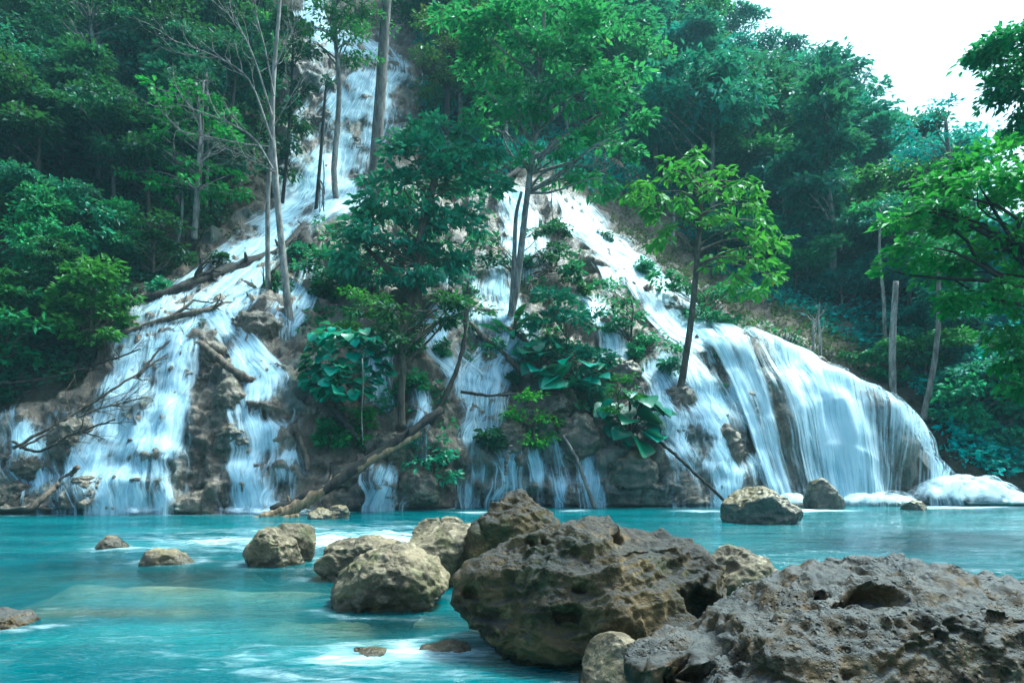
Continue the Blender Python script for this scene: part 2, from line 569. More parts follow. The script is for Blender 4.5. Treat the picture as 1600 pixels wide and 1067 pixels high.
def foam_mat():
    k = N('spray_foam')
    n = k.noise(k.pos((1.2, 1.2, 1.0)), 2.2, 4, 0.6)
    d = k.attr('dens')
    a = k.math('MULTIPLY', k.math('MULTIPLY', k.rng(k.math('ADD', n, k.math('MULTIPLY', d, 0.7)), 0.62, 1.12), 0.75), k.rng(d, 0.0, 0.5))
    p = k.bsdf((0.68, 0.81, 0.86), 0.6, 0.2)
    clear = k.n('ShaderNodeBsdfTransparent').outputs[0]
    return k.done(k.mixs(a, clear, p))
MAT['foam'] = foam_mat()

def bed_mat():
    k = N('riverbed_stone')
    p = k.pos()
    n1 = k.noise(p, 1.0, 5, 0.6)
    n2 = k.noise(p, 5, 5, 0.6)
    c = k.mixc(k.rng(n1, 0.35, 0.65), (0.20, 0.155, 0.09), (0.42, 0.34, 0.22))
    c = k.mixc(k.math('MULTIPLY', k.rng(n2, 0.5, 0.7), 0.5), c, (0.16, 0.18, 0.05))
    return k.done(k.bsdf(c, 0.9, 0.1, k.bump(n2, 0.05)))
MAT['bed'] = bed_mat()

# ------------------------------------------------------------------ the slope behind the pool
BASE_X = [-500, 0, 100, 500, 560, 720, 750, 930, 960, 1140, 1230, 1400, 1450, 1600, 2100]
BASE_Y = [806, 803, 803, 803, 797, 794, 791, 791, 792, 791, 787, 786, 785, 784, 784]
RIDGE_X = [-500, 0, 700, 880, 950, 1050, 1150, 1250, 1350, 1450, 1550, 1700, 2100]
RIDGE_Y = [-330, -330, -330, -260, -140, 0, 145, 220, 290, 385, 455, 480, 480]
CTRL = {   # column: [(row, distance), ...] from the waterline up
    -500: [(700, 22), (560, 24), (400, 28), (250, 32), (100, 37), (0, 42), (-200, 54), (-400, 66)],
    0: [(720, 22.2), (650, 23), (560, 24.2), (450, 26.5), (300, 30.5), (150, 36), (0, 43), (-200, 56), (-400, 70)],
    150: [(700, 22.3), (620, 23.4), (560, 24.6), (420, 28), (300, 32), (150, 38), (0, 46), (-200, 60), (-400, 74)],
    300: [(700, 22.2), (640, 22.9), (560, 24.4), (500, 26), (420, 29), (330, 33), (200, 38), (0, 47), (-200, 62), (-400, 76)],
    420: [(700, 22.3), (640, 23.1), (560, 24.8), (500, 26.2), (440, 29), (350, 34), (230, 37), (110, 40), (0, 46), (-200, 62), (-400, 78)],
    540: [(720, 23.2), (640, 24.2), (560, 25.8), (500, 27.4), (400, 31), (310, 35.5), (230, 38), (110, 41), (0, 47.5), (-200, 64), (-400, 80)],
    650: [(720, 23.4), (680, 23.8), (600, 25), (540, 26.4), (420, 30.5), (320, 35.5), (200, 40), (100, 43), (0, 50), (-200, 68), (-400, 84)],
    750: [(720, 24.4), (650, 25.2), (590, 26.4), (540, 27.6), (450, 30.5), (330, 35.5), (200, 43), (100, 49), (0, 56), (-200, 76), (-400, 92)],
    850: [(700, 24.9), (650, 25.4), (600, 26.6), (500, 29.3), (420, 32.2), (320, 36.5), (280, 39), (200, 46), (100, 54), (0, 64), (-200, 84), (-400, 100)],
    950: [(710, 24.8), (660, 25.5), (600, 27.2), (500, 30), (400, 35), (330, 40), (250, 47), (150, 57), (0, 74), (-200, 92), (-400, 110)],
    1050: [(720, 25.0), (660, 26.2), (600, 27.8), (540, 30), (460, 34), (380, 40), (300, 48), (150, 64), (0, 84), (-200, 100), (-400, 120)],
    1150: [(720, 25.8), (660, 26.8), (600, 28.0), (555, 29.6), (510, 34), (420, 41), (300, 52), (150, 74), (50, 90), (-200, 110), (-400, 130)],
    1250: [(740, 27), (640, 29.5), (580, 31.5), (530, 35), (450, 41), (300, 56), (165, 82), (-200, 100), (-400, 130)],
    1350: [(740, 27.4), (640, 30.4), (560, 34), (450, 41), (300, 56), (220, 74), (-200, 100), (-400, 130)],
    1450: [(740, 27.6), (640, 31), (560, 35), (450, 41), (350, 52), (300, 62), (-200, 90), (-400, 120)],
    1600: [(740, 27.8), (640, 31.5), (560, 36), (450, 44), (400, 52), (-200, 80), (-400, 110)],
    2100: [(740, 27.8), (640, 31.5), (560, 36), (450, 46), (400, 54), (-200, 80), (-400, 110)],
}
PYD = np.arange(-420, 830, 5.0)
PXD = np.arange(-500, 2101, 10.0)
def base_row(px):
    return np.interp(px, BASE_X, BASE_Y)
def ridge_row(px):
    return np.interp(px, RIDGE_X, RIDGE_Y)
_cols = sorted(CTRL)
_tab = []
for c in _cols:
    b = float(base_row(c))
    rows = [(820, CAMH * F / (b - HOR)), (b, CAMH * F / (b - HOR))] + CTRL[c]
    yy = np.array([r[0] for r in rows][::-1], float)
    dd = np.array([r[1] for r in rows][::-1], float)
    _tab.append(np.interp(PYD, yy, dd))
_tab = np.array(_tab)
DEPTH = np.array([np.interp(PXD, _cols, _tab[:, j]) for j in range(len(PYD))])      # [row, col]
DEPTH = blur(blur(DEPTH, 8, 1), 3, 0)
def depth(px, py):
    fx = np.clip((np.asarray(px, float) + 500) / 10.0, 0, len(PXD) - 1.001)
    fy = np.clip((np.asarray(py, float) + 420) / 5.0, 0, len(PYD) - 1.001)
    i, j = fx.astype(int), fy.astype(int)
    u, v = fx - i, fy - j
    return (DEPTH[j, i] * (1 - u) + DEPTH[j, i + 1] * u) * (1 - v) + (DEPTH[j + 1, i] * (1 - u) + DEPTH[j + 1, i + 1] * u) * v

def in_poly(px, py, poly):
    ins = np.zeros(np.shape(px), bool)
    n = len(poly)
    for k in range(n):
        x0, y0 = poly[k]
        x1, y1 = poly[(k + 1) % n]
        if y0 == y1:
            continue
        c = ((y0 > py) != (y1 > py)) & (px < (x1 - x0) * (py - y0) / (y1 - y0) + x0)
        ins ^= c
    return ins
ROCK_ZONE = [(-700, 690), (-40, 660), (130, 610), (170, 520), (250, 440), (330, 370), (430, 320), (440, 60), (660, 40), (650, 310), (760, 290),
             (850, 285), (900, 290), (1000, 370), (1140, 480), (1260, 540), (1300, 560), (1300, 830), (-700, 830)]
EARTH_ZONE = [(880, 280), (1040, 300), (1080, 380), (1200, 480), (1330, 480), (1400, 560), (1380, 620), (1250, 560), (1130, 470), (960, 350)]
GX0, GX1, GDX = -480.0, 2080.0, 3.6
gx = np.arange(GX0, GX1 + 1, GDX)
NR, VPOW = 300, 1.3
gv = np.linspace(0, 1, NR)
PXG = np.repeat(gx[None], NR, 0)
PYG = base_row(PXG) + (ridge_row(PXG) - base_row(PXG)) * (gv[:, None] ** VPOW)
DG = depth(PXG, PYG)
P0 = np.stack(((PXG - CX) / F * DG, DG, CAMH + (HOR - PYG) / F * DG), -1)
rockm = in_poly(PXG, PYG, ROCK_ZONE).astype(float)
rockm = blur(blur(rockm, 5, 0), 5, 1)
earthm = blur(blur(in_poly(PXG, PYG, EARTH_ZONE).astype(float), 6, 0), 6, 1)
gu = np.gradient(P0, axis=1)
gw = np.gradient(P0, axis=0)
NG = unit(np.cross(gu, gw))
NG *= np.sign(-NG[..., 1:2] + 1e-6)
NG = blur(blur(NG, 10, 0), 10, 1)
NG = unit(NG + np.array((0, -0.5, 0.1)))
Ps = P0
big = fbm(Ps * 0.20, 3, 5) - 0.5
wob = fbm(Ps * 0.45, 3, 11)
hh = Ps[..., 2] + 2.6 * wob + 1.8 * fbm(Ps * 0.17, 2, 15) + 0.05 * Ps[..., 0]
s_ = (hh / 1.05) % 1.0
ledge = sstep(0.0, 0.8, s_) * (1 - sstep(0.86, 1.0, s_)) - 0.4
ledge *= sstep(0.3, 0.65, fbm(Ps * 0.5, 2, 31))
w1, _ = worley(Ps * np.array((0.75, 0.75, 0.55)), 3)
w2, _ = worley(Ps * np.array((2.1, 2.1, 1.5)) + 3.3, 9)
w3, _ = worley(Ps * np.array((5.0, 5.0, 1.6)) + 1.3, 19)
fine = fbm(Ps * 3.1, 4, 41) - 0.5
warp = Ps + 0.9 * (np.stack((wob, fbm(Ps * 0.8, 2, 12), fbm(Ps * 0.8, 2, 13)), -1) - 0.5)
crag = fbm(warp * np.array((1.1, 1.1, 0.75)), 6, 61, 0.56, True) - 0.5
flute = fbm(Ps * np.array((2.6, 2.6, 0.45)) + 0.5 * wob[..., None], 4, 71, 0.55, True) - 0.6
disp = rockm * (1.3 * big + 0.22 * ledge + 0.30 * (0.55 - w1) + 0.24 * (0.5 - w2) + 0.12 * (0.5 - w3) + 0.95 * crag + 0.25 * fine + 0.30 * flute)
disp += (1 - rockm) * (1.6 * big + 0.5 * fine + 0.35 * (0.5 - w1))
disp *= sstep(0.0, 0.012, gv)[:, None] * 0.9 + 0.1
PG = P0 + NG * disp[..., None]
# below the waterline and over the far side of the ridge
skirt = PG[0].copy(); skirt[:, 2] = -1.4
over1 = PG[-1] + np.array((0, 14, -3.0))
over2 = PG[-1] + np.array((0, 60, -30.0))
VT = np.concatenate((skirt[None], PG, over1[None], over2[None]), 0)
nrt = VT.shape[0]
def pad(a, v0, v1):
    return np.concatenate((np.full((1, a.shape[1]), v0), a, np.full((2, a.shape[1]), v1)), 0)
tag(obj('hillside', mesh_np('hillside', VT.reshape(-1, 3), grid_faces(nrt, len(gx)), MAT['terrain'], True,
    {'soil': pad(1 - rockm, 0, 1), 'earth': pad(earthm, 0, 0)})), kind='structure')

def gidx(px, py):
    i = np.clip((np.asarray(px, float) - GX0) / GDX, 0, len(gx) - 1.001)
    b, r = base_row(px), ridge_row(px)
    v = np.clip((b - py) / (b - r), 0, 1) ** (1 / VPOW)
    return i, np.clip(v * (NR - 1), 0, NR - 1.001)
def sample(A, px, py):
    i, j = gidx(px, py)
    i0, j0 = i.astype(int), j.astype(int)
    u, v = (i - i0)[..., None], (j - j0)[..., None]
    return (A[j0, i0] * (1 - u) + A[j0, i0 + 1] * u) * (1 - v) + (A[j0 + 1, i0] * (1 - u) + A[j0 + 1, i0 + 1] * u) * v
def ground(px, py):
    """world point on the relief seen at a photo position"""
    return sample(PG, np.asarray([px], float), np.asarray([py], float))[0]

# where falling water hangs: it follows the rock but never runs back under a ledge
WG = blur(blur(PG, 46, 0), 5, 1).copy()
for j in range(NR - 2, -1, -1):
    dz = np.maximum(WG[j + 1, :, 2] - WG[j, :, 2], 0)
    WG[j, :, 1] = np.minimum(WG[j, :, 1], WG[j + 1, :, 1] + 0.06 * dz)
WG = blur(blur(WG, 4, 1), 6, 0)

def fall(name, label, rows, mat='fall', seed=0, off=0.0, layers=2, edge=0.25, lump=0.24, dens=1.0, parent_falls=[]):
    """rows: (photo row, left column, right column, density) from the top down; one waterfall"""
    r = np.array(rows, float)
    n = max(int((r[-1, 0] - r[0, 0]) / 2.5), 6)
    q = smooth_path(r, n)
    q0 = q
    py = np.interp(np.linspace(0, 1, n), np.linspace(0, 1, len(q)), q[:, 0])
    py = np.maximum.accumulate(py)
    V, Fc, U, D, base = [], [], [], [], 0
    for ly in range(layers):
        wm = np.median(q[:, 2] - q[:, 1])
        veil = ly == layers - 1
        q = q0.copy()
        if veil:      # the outer film of thin trickles reaches past the main stream
            q[:, 1] -= 14 + 0.10 * (q0[:, 2] - q0[:, 1]); q[:, 2] += 14 + 0.10 * (q0[:, 2] - q0[:, 1])
        nc = int(np.clip(wm / 3.0, 6, 110))
        t = np.linspace(0, 1, nc)
        jit = (fbm(np.stack(np.broadcast_arrays(t[None] * 4 + ly * 9 + seed, py[:, None] * 0.02, np.zeros((n, nc))), -1), 3, seed + ly) - 0.5)
        wid = (q[:, 2] - q[:, 1])[:, None]
        px = q[:, 1:2] + wid * t[None] + jit * np.minimum(wid * 0.4, 40)
        pp = np.repeat(py[:, None], nc, 1)
        W = sample(WG, px, pp)
        lumps = fbm(W * np.array((1.6, 1.6, 0.9)), 3, seed + 7 * ly) - 0.35
        W = W + np.array((0, -1, 0.35)) * (off + 0.07 * ly + lump * lumps)[..., None]
        W[-1, :, 2] = np.minimum(W[-1, :, 2], -0.02)
        e = np.minimum(t, 1 - t) / edge
        ed = sstep(0, 1, e)[None] * np.ones((n, 1))
        nz = fbm(np.stack((W[..., 0] * 0.9, W[..., 2] * 0.55, W[..., 1] * 0.3), -1), 3, seed + 3)
        gz = np.gradient(W, axis=0)
        steep = np.abs(gz[..., 2]) / np.maximum(np.linalg.norm(gz, axis=-1), 1e-6)
        steep = blur(steep, 2, 0)
        dn = q[:, 3:4] * ed * (0.30 + 1.0 * sstep(0.31, 0.58, nz)) * dens * (1.0, 0.85, 0.6)[2 if veil else ly]
        dn = dn * (0.82 + 0.5 * sstep(0.97, 0.7, steep))
        tip = np.minimum(1, np.linspace(0, n / 8.0, n))[:, None]
        dn = np.clip(dn * tip, 0, 1)
        s = np.concatenate((np.zeros((1, nc)), np.cumsum(np.linalg.norm(np.diff(W, axis=0), axis=-1), 0)), 0)
        u = (t[None] - 0.5) * (wid / F * W[..., 1].mean(1, keepdims=True)) + seed * 13.7 + ly * 5.1
        V.append(W.reshape(-1, 3)); U.append(np.stack((u, s), -1).reshape(-1, 2)); D.append(dn.ravel())
        Fc.append(grid_faces(n, nc) + base)
        base += n * nc
    me = mesh_np(name, np.vstack(V), np.vstack(Fc), MAT[mat], True, {'dens': np.concatenate(D)}, np.vstack(U))
    return tag(obj(name, me), label, 'waterfall', 'cascades down the tufa slope')

FALLS = [
    ('tall white upper cascade tumbling over steps behind slender trunks',
     [(-60, 462, 500, .8), (30, 468, 505, .9), (60, 480, 560, .9), (110, 495, 645, 1), (150, 475, 645, 1), (200, 462, 630, 1), (260, 445, 600, 1), (310, 445, 585, 1), (345, 430, 540, 1), (375, 395, 490, .9)]),
    ('sloping white cascade behind the dark fallen trunk',
     [(335, 425, 520, .9), (370, 390, 490, 1), (400, 350, 470, 1), (430, 320, 440, 1), (470, 260, 425, .9), (510, 225, 390, .9)]),
    ('broad left cascade spreading over the brushwood bank into the pool',
     [(470, 245, 330, .7), (510, 205, 330, .9), (550, 180, 330, .9), (600, 165, 325, .9), (650, 140, 315, 1), (700, 125, 300, 1), (750, 125, 290, 1), (806, 120, 295, 1)]),
    ('low trickling cascade at the far left bank beside the short driftwood stick',
     [(630, 20, 130, .6), (680, 10, 150, .7), (730, 30, 160, .8), (770, 55, 165, .9), (806, 70, 175, .9)]),
    ('white cascade fanning out into a bell above the long leaning logs',
     [(445, 380, 440, .7), (490, 330, 385, 1), (520, 335, 385, 1), (560, 355, 420, 1), (600, 375, 450, .9), (640, 375, 465, .9), (680, 370, 475, 1), (730, 355, 485, 1), (770, 345, 492, 1), (806, 340, 494, 1)]),
    ('narrow white jet dropping beside the dark drapery rock',
     [(520, 272, 302, 1), (560, 272, 305, 1), (620, 258, 298, 1), (680, 240, 290, 1), (740, 225, 275, 1), (806, 210, 280, 1)]),
    ('thin veil seeping over pale rock behind the central tree',
     [(400, 690, 740, .6), (440, 690, 730, .8), (480, 685, 735, .7), (530, 655, 720, .8), (570, 680, 730, .7), (600, 690, 760, .7)]),
    ('stepped cascade in the middle splashing onto crossed branches',
     [(490, 765, 815, .6), (520, 740, 830, .8), (550, 740, 830, .9), (580, 720, 800, .9), (610, 705, 795, .8), (640, 710, 790, .7), (670, 712, 785, .7), (700, 716, 770, .9), (745, 722, 764, 1), (797, 722, 762, 1)]),
    ('small fan of water below the long leaning logs',
     [(722, 590, 625, .5), (755, 575, 630, .7), (800, 562, 625, .7)]),
    ('short narrow spout falling into the shadow behind the dark boulder',
     [(695, 815, 842, .6), (720, 820, 845, .9), (760, 824, 852, 1), (795, 822, 856, .9)]),
    ('small curtain beside the thin leaning pole',
     [(675, 855, 890, .6), (705, 865, 905, .9), (745, 868, 920, 1), (795, 862, 935, 1)]),
    ('smooth white chute sliding down the bare earth slope',
     [(296, 850, 878, .8), (330, 868, 925, 1), (370, 895, 962, 1), (405, 925, 990, 1), (435, 965, 1040, 1), (470, 990, 1075, 1), (510, 1015, 1110, 1), (545, 1060, 1170, .9), (565, 1090, 1200, .9)]),
    ('slim side fall splitting from the chute above green tufts',
     [(388, 912, 950, .7), (410, 922, 955, 1), (440, 938, 960, 1), (468, 944, 962, .8)]),
    ('narrow strand of water running past the big leaved plant',
     [(462, 890, 918, .7), (490, 912, 945, 1), (525, 935, 965, 1), (560, 944, 970, 1), (592, 948, 972, .8)]),
    ('wide lacy apron of water under the leaning slender tree',
     [(540, 1000, 1060, .7), (565, 1010, 1085, .9), (600, 1015, 1110, .9), (640, 1010, 1150, .9), (680, 1018, 1175, .9), (720, 1028, 1190, .9), (760, 1032, 1200, .9), (796, 1034, 1205, 1)]),
    ('steep white fall between the lacy apron and the great curtain',
     [(545, 1095, 1190, .7), (575, 1105, 1200, .9), (610, 1120, 1205, .9), (650, 1140, 1215, .9), (690, 1160, 1225, .9), (730, 1180, 1240, 1), (770, 1205, 1255, 1), (794, 1215, 1262, 1)]),
    ('small fall glimpsed high between trunks and dark branches',
     [(292, 785, 812, .8), (320, 788, 828, 1), (345, 792, 840, .9), (400, 770, 850, .6), (440, 760, 850, .6)]),
    ('thin trickle behind the small flat crowned tree', [(530, 575, 605, .6), (570, 578, 608, .9), (610, 580, 610, .9), (645, 585, 612, .8)]),
    ('faint seep over pale rock between the two central trees', [(600, 640, 668, .6), (640, 648, 680, .8), (690, 640, 668, .7)]),
    ('thin curtain under the pale lime shrub', [(690, 765, 800, .6), (720, 772, 806, .8), (760, 776, 812, .8), (796, 774, 815, .8)]),
    ('veil of drips over the hollow behind the craggy boulder', [(700, 900, 935, .5), (740, 905, 945, .7), (796, 905, 955, .7)]),
    ('film of water sliding over rock above the heart leaved shrub', [(420, 468, 505, .6), (455, 455, 500, .8), (490, 440, 490, .7), (530, 425, 470, .7)]),
    ('upper trickle feeding the middle cascade', [(400, 745, 790, .6), (440, 750, 800, .8), (480, 745, 805, .8), (520, 745, 810, .8)]),
    ('pale sheet of water glimpsed through dark trees at upper left',
     [(20, 60, 110, .7), (60, 55, 120, .9), (110, 40, 115, 1), (160, 35, 110, .8)]),
]
for k_, (lab, rows) in enumerate(FALLS):
    thin = k_ in (3, 6, 7, 8, 9, 10, 14, 17, 18, 19, 20, 21, 22)
    fall('waterfall', lab, rows, 'fall_thin' if thin else 'fall', seed=k_ * 3 + 1, layers=3, dens=1.25 if thin else 1.0, off={0: 0.07, 1: 0.03, 11: 0.08, 14: 0.10, 16: 0.1}.get(k_, 0.03))

# ------------------------------------------------------------------ the rounded tufa dome and its curtain of water on the right
lip = smooth_path([(1105, 552, 29.2), (1150, 545, 28.8), (1200, 552, 28.3), (1260, 572, 27.9), (1330, 603, 27.5), (1400, 640, 27.1), (1440, 676, 26.8), (1466, 725, 26.5), (1486, 772, 26.2)], 150)
foot = smooth_path([(1210, 791, 25.2), (1245, 791, 25.1), (1290, 790, 25.2), (1345, 790, 25.2), (1400, 790, 25.3), (1450, 790, 25.4), (1490, 789, 25.6), (1520, 788, 25.9)], 150)
nb, nf = 26, 110
Ld = np.array([at(*q) for q in lip]); Ft = np.array([at(*q) for q in foot])
Ft[:, 2] = -0.5
back = Ld + np.stack((np.linspace(-0.5, 3.0, 150), np.full(150, 7.0), np.linspace(2.6, -0.6, 150)), -1)
rows_ = []
for j in range(nb):
    s = j / nb
    rows_.append(back * (1 - s) + Ld * s + np.array((0, 0, 0.5)) * (4 * s * (1 - s)))
for j in range(nf):
    s = j / (nf - 1)
    fl = s ** 0.62
    r = Ld * (1 - s) + Ft * s
    r[:, 1] = Ld[:, 1] * (1 - fl) + Ft[:, 1] * fl
    r[:, 0] = Ld[:, 0] * (1 - s ** 0.8) + Ft[:, 0] * s ** 0.8
    rows_.append(r)
DM = np.array(rows_)
nrm = unit(np.cross(np.gradient(DM, axis=1), np.gradient(DM, axis=0)))
nrm *= np.sign(nrm[..., 2:3] * 0.5 - nrm[..., 1:2] + 1e-6)
lob = fbm(DM * np.array((0.55, 0.55, 0.30)), 3, 95) - 0.5
hd_ = (DM[..., 2] + 1.8 * fbm(DM * 0.5, 2, 96)) / 1.5 % 1.0
tier = (sstep(0.0, 0.75, hd_) * (1 - sstep(0.85, 1.0, hd_)) - 0.4) * sstep(0.35, 0.6, fbm(DM * 0.45, 2, 97))
DM = DM + nrm * (1.6 * lob + 0.05 * tier)[..., None] * np.concatenate((np.linspace(0.2, 0.75, nb), np.linspace(0.75, 0.55, nf)))[:, None, None]
w1, _ = worley(DM * np.array((0.95, 0.95, 0.45)), 77)
w2, _ = worley(DM * np.array((2.4, 2.4, 1.0)), 78)
dd_ = 0.85 * (0.5 - w1) + 0.3 * (0.5 - w2) + 0.25 * (fbm(DM * 2.5, 4, 79) - 0.5)
fr_ = np.concatenate((np.linspace(0.5, 0.8, nb), 0.8 - 0.0 * np.linspace(0, 1, nf)))
DR = DM + nrm * (dd_ * fr_[:, None] - 0.12 - 0.5 * np.concatenate((np.zeros(nb), np.sin(np.linspace(0, np.pi, nf)) ** 0.7))[:, None] * sstep(0, 0.5, fbm(DM * 0.5, 2, 90))) [..., None]
z_ = np.zeros(DR.shape[:2])
tag(obj('rock_dome', mesh_np('rock_dome', DR.reshape(-1, 3), grid_faces(nb + nf, 150), MAT['terrain'], True, {'soil': z_, 'earth': z_})), kind='structure')

def curtain(name, label, c0, c1, dens_fn, seed, r0=4, layers=3):
    V, Fc, U, D, base = [], [], [], [], 0
    for ly in range(layers):
        G = DM[r0:, c0:c1]
        nr_, nc_ = G.shape[:2]
        s = np.concatenate((np.zeros((1, nc_)), np.cumsum(np.linalg.norm(np.diff(G, axis=0), axis=-1), 0)), 0)
        jl = np.maximum(np.arange(nr_) - (nb - r0), 0) / nf
        u = np.arange(c0, c1)[None] * 0.085 + 0 * s
        strand = fbm(np.stack((u * 1.4 + ly * 7, s * 0.16, 0 * s + seed), -1), 3, seed + ly) - 0.5
        W = G + nrm[r0:, c0:c1] * (0.10 + 0.10 * ly + strand * 0.5 * np.minimum(1, jl * 3)[:, None])[..., None]
        t = np.linspace(0, 1, nc_)[None]
        ed = sstep(0, 0.05, np.minimum(t, 1 - t))
        clump = sstep(0.30, 0.55, fbm(np.stack((u * 0.75, s * 0.10, 0 * s + 3 * ly), -1), 3, seed + 9 + ly))
        dn = np.clip(dens_fn(np.broadcast_to(t, s.shape), np.broadcast_to(jl[:, None], s.shape)) * ed * (0.36 + 0.85 * clump), 0, 1)
        dn[:3] *= np.linspace(0, 1, 3)[:, None]
        V.append(W.reshape(-1, 3)); U.append(np.stack((u + seed * 3.3 + ly * 2.2, s * 0.7), -1).reshape(-1, 2)); D.append(dn.ravel())
        Fc.append(grid_faces(nr_, nc_) + base)
        base += nr_ * nc_
    me = mesh_np(name, np.vstack(V), np.vstack(Fc), MAT['curtain'], True, {'dens': np.concatenate(D)}, np.vstack(U))
    return tag(obj(name, me), label, 'waterfall', 'cascades down the tufa slope')
curtain('waterfall', 'great white curtain of water arching over the rounded dome on the right', 27, 150,
        lambda t, j: (0.50 + 0.42 * np.exp(-((t - 0.27) / 0.14) ** 2) + 0.45 * sstep(0.66, 0.95, t) - 0.32 * np.exp(-((t - 0.56) / 0.13) ** 2) * sstep(0.08, 0.5, j)) * sstep(-0.05, 0.12, t), 5)
curtain('waterfall', 'broken veil of thin streams over the dark left shoulder of the dome', 0, 36,
        lambda t, j: 0.58 + 0.25 * np.sin(t * 9) ** 2, 17, layers=3)

# white burst of water where the curtain lands
def spray(name, label, px, Y, rx, ry, rz, seed, dens):
    c = at(px, HOR, Y); c[2] = -0.05
    V, Fc, U, D, base = [], [], [], [], 0
    na, nr_ = 90, 40
    for ly in range(4):
        th = np.linspace(-0.12 * np.pi, 1.12 * np.pi, na)[None]      # fan facing the pool
        rr = np.linspace(0, 1, nr_)[:, None]
        jag = 1 + 0.35 * (fbm(np.stack((np.cos(th) * 3 + 0 * rr, np.sin(th) * 3 + 0 * rr, 0 * rr + 0 * th + ly), -1), 3, seed + ly) - 0.5)
        x = np.cos(th) * rr * rx * jag * (1 + 0.07 * ly)
        y = -np.sin(th) * rr * ry * jag * (1 + 0.07 * ly)
        z = rz * (1 - rr ** 2.8) * (1 + 0.10 * ly) * (0.75 + 0.5 * fbm(np.stack((x * 1.5, y * 1.5, 0 * x), -1), 3, seed + 9 + ly)) + 0 * th
        V.append(np.stack((x, y, z), -1).reshape(-1, 3))
        U.append(np.stack((th * 0.8 + 0 * rr + ly * 3.1, rr * 2.5 + 0 * th), -1).reshape(-1, 2))
        D.append((np.clip(dens * (1 - 0.16 * ly) * (1 - sstep(0.72, 1.0, rr)) + 0 * th, 0, 1)).ravel())
        Fc.append(grid_faces(nr_, na) + base); base += na * nr_
    return tag(obj(name, mesh_np(name, np.vstack(V), np.vstack(Fc), MAT['foam'], True, {'dens': np.concatenate(D)}, np.vstack(U)), None, c), label, 'spray')
spray('spray', 'white mound of spray boiling at the right foot of the great curtain', 1505, 26.0, 2.0, 1.2, 0.95, 3, 0.72)
spray('spray', 'low white splash at the right end of the spray mound', 1560, 25.9, 1.5, 0.9, 0.45, 8, 0.8)
spray('spray', 'thin splash at the middle foot of the great curtain', 1370, 25.3, 1.6, 0.7, 0.45, 12, 0.6)
spray('spray', 'splash at the foot of the steep white fall', 1235, 25.2, 0.9, 0.6, 0.4, 15, 0.7)
spray('spray', 'splash where the bell cascade meets the pool', 420, 21.4, 1.4, 0.5, 0.28, 18, 0.6)
spray('spray', 'splash at the foot of the broad left cascade', 190, 21.4, 1.7, 0.5, 0.3, 21, 0.6)

# ------------------------------------------------------------------ river bed and water
ROCKS_IN_WATER = []      # (x, y, radius, top) swellings of the bed
def bed_z(x, y):
    p = np.stack((x * 0.28, y * 0.28, 0 * x), -1)
    z = -1.5 + 0.55 * (fbm(p, 3, 201) - 0.5)
    # the shallow gravel bar left of the boulders
    xw, yw = x + 2.2 * (fbm(p * 2.0, 3, 205) - 0.5), y + 2.2 * (fbm(p * 2.0, 3, 206) - 0.5)
    z += 1.30 * np.exp(-(((xw + 4.2) / 4.6) ** 2 + ((yw - 9.4) / 2.8) ** 2)) * (1.0 + 0.7 * (fbm(p * 3.1, 3, 202) - 0.45))
    z += 0.30 * np.exp(-(((x + 6.5) / 2.4) ** 2 + ((y - 10.5) / 1.6) ** 2))
    z += 1.15 * np.exp(-(((x + 1.2) / 1.0) ** 2 + ((y - 6.9) / 0.75) ** 2))
    z += 0.9 * np.exp(-(((x + 4.4) / 1.3) ** 2 + ((y - 7.6) / 0.25) ** 2))
    return -0.10 - np.log1p(np.exp(np.clip((-z - 0.10) * 7, -40, 40))) / 7
bx = np.linspace(-26, 26, 180); by = np.linspace(1.0, 29, 150)
BX, BY = np.meshgrid(bx, by)
BZ = bed_z(BX, BY) + 0.05 * (fbm(np.stack((BX * 2, BY * 2, 0 * BX), -1), 3, 77) - 0.5)
tag(obj('riverbed', mesh_np('riverbed', np.stack((BX, BY, BZ), -1), grid_faces(150, 180), MAT['bed'], True)), kind='structure')

wy = np.concatenate((np.linspace(-30, 2.5, 14)[:-1], CAMH * F / np.linspace(CAMH * F / 2.5, 66, 330)))
wu = np.linspace(-1.35, 1.35, 560)
WU, WY = np.meshgrid(wu, wy)
WX = WU * np.maximum(WY, 9.0)
def rapid(x, y):
    """how rough the water runs: the chute left of the boulders and the near left corner"""
    a = np.exp(-(((x + 3.6) / 3.8) ** 2 + ((y - 15.5) / 3.0) ** 2))
    b = 0.45 * np.exp(-(((x + 1.0) / 1.9) ** 2 + ((y - 5.6) / 0.7) ** 2))
    c = 0.32 * np.exp(-(((x + 5.5) / 6) ** 2 + ((y - 14) / 4) ** 2)) + 0.28 * np.exp(-(((x + 3.5) / 3) ** 2 + ((y - 6.3) / 1.4) ** 2))
    return a + b + c
rp = rapid(WX, WY)
p_ = np.stack((WX * 0.9 + 0.5 * WY, WY * 1.7, 0 * WX), -1)
wz = 0.035 * (fbm(p_, 4, 301) - 0.5) + rp * 0.16 * (fbm(p_ * 1.4, 4, 302, ridged=True) - 0.55) + 0.012 * (fbm(p_ * 5, 3, 304) - 0.5)
edge_y = CAMH * F / (base_row(CX + F * WX / np.maximum(WY, 5)) - HOR)
foamw = 0.95 * np.exp(-np.maximum(edge_y - WY, 0) / 0.55) * (np.abs(WX + 11) < 9) + 0.8 * np.exp(-np.maximum(edge_y - WY, 0) / 0.45) * (WX > 4.6)
foamw += 1.0 * rp * (0.55 + 0.9 * (fbm(p_ * 0.5, 3, 303) - 0.4))
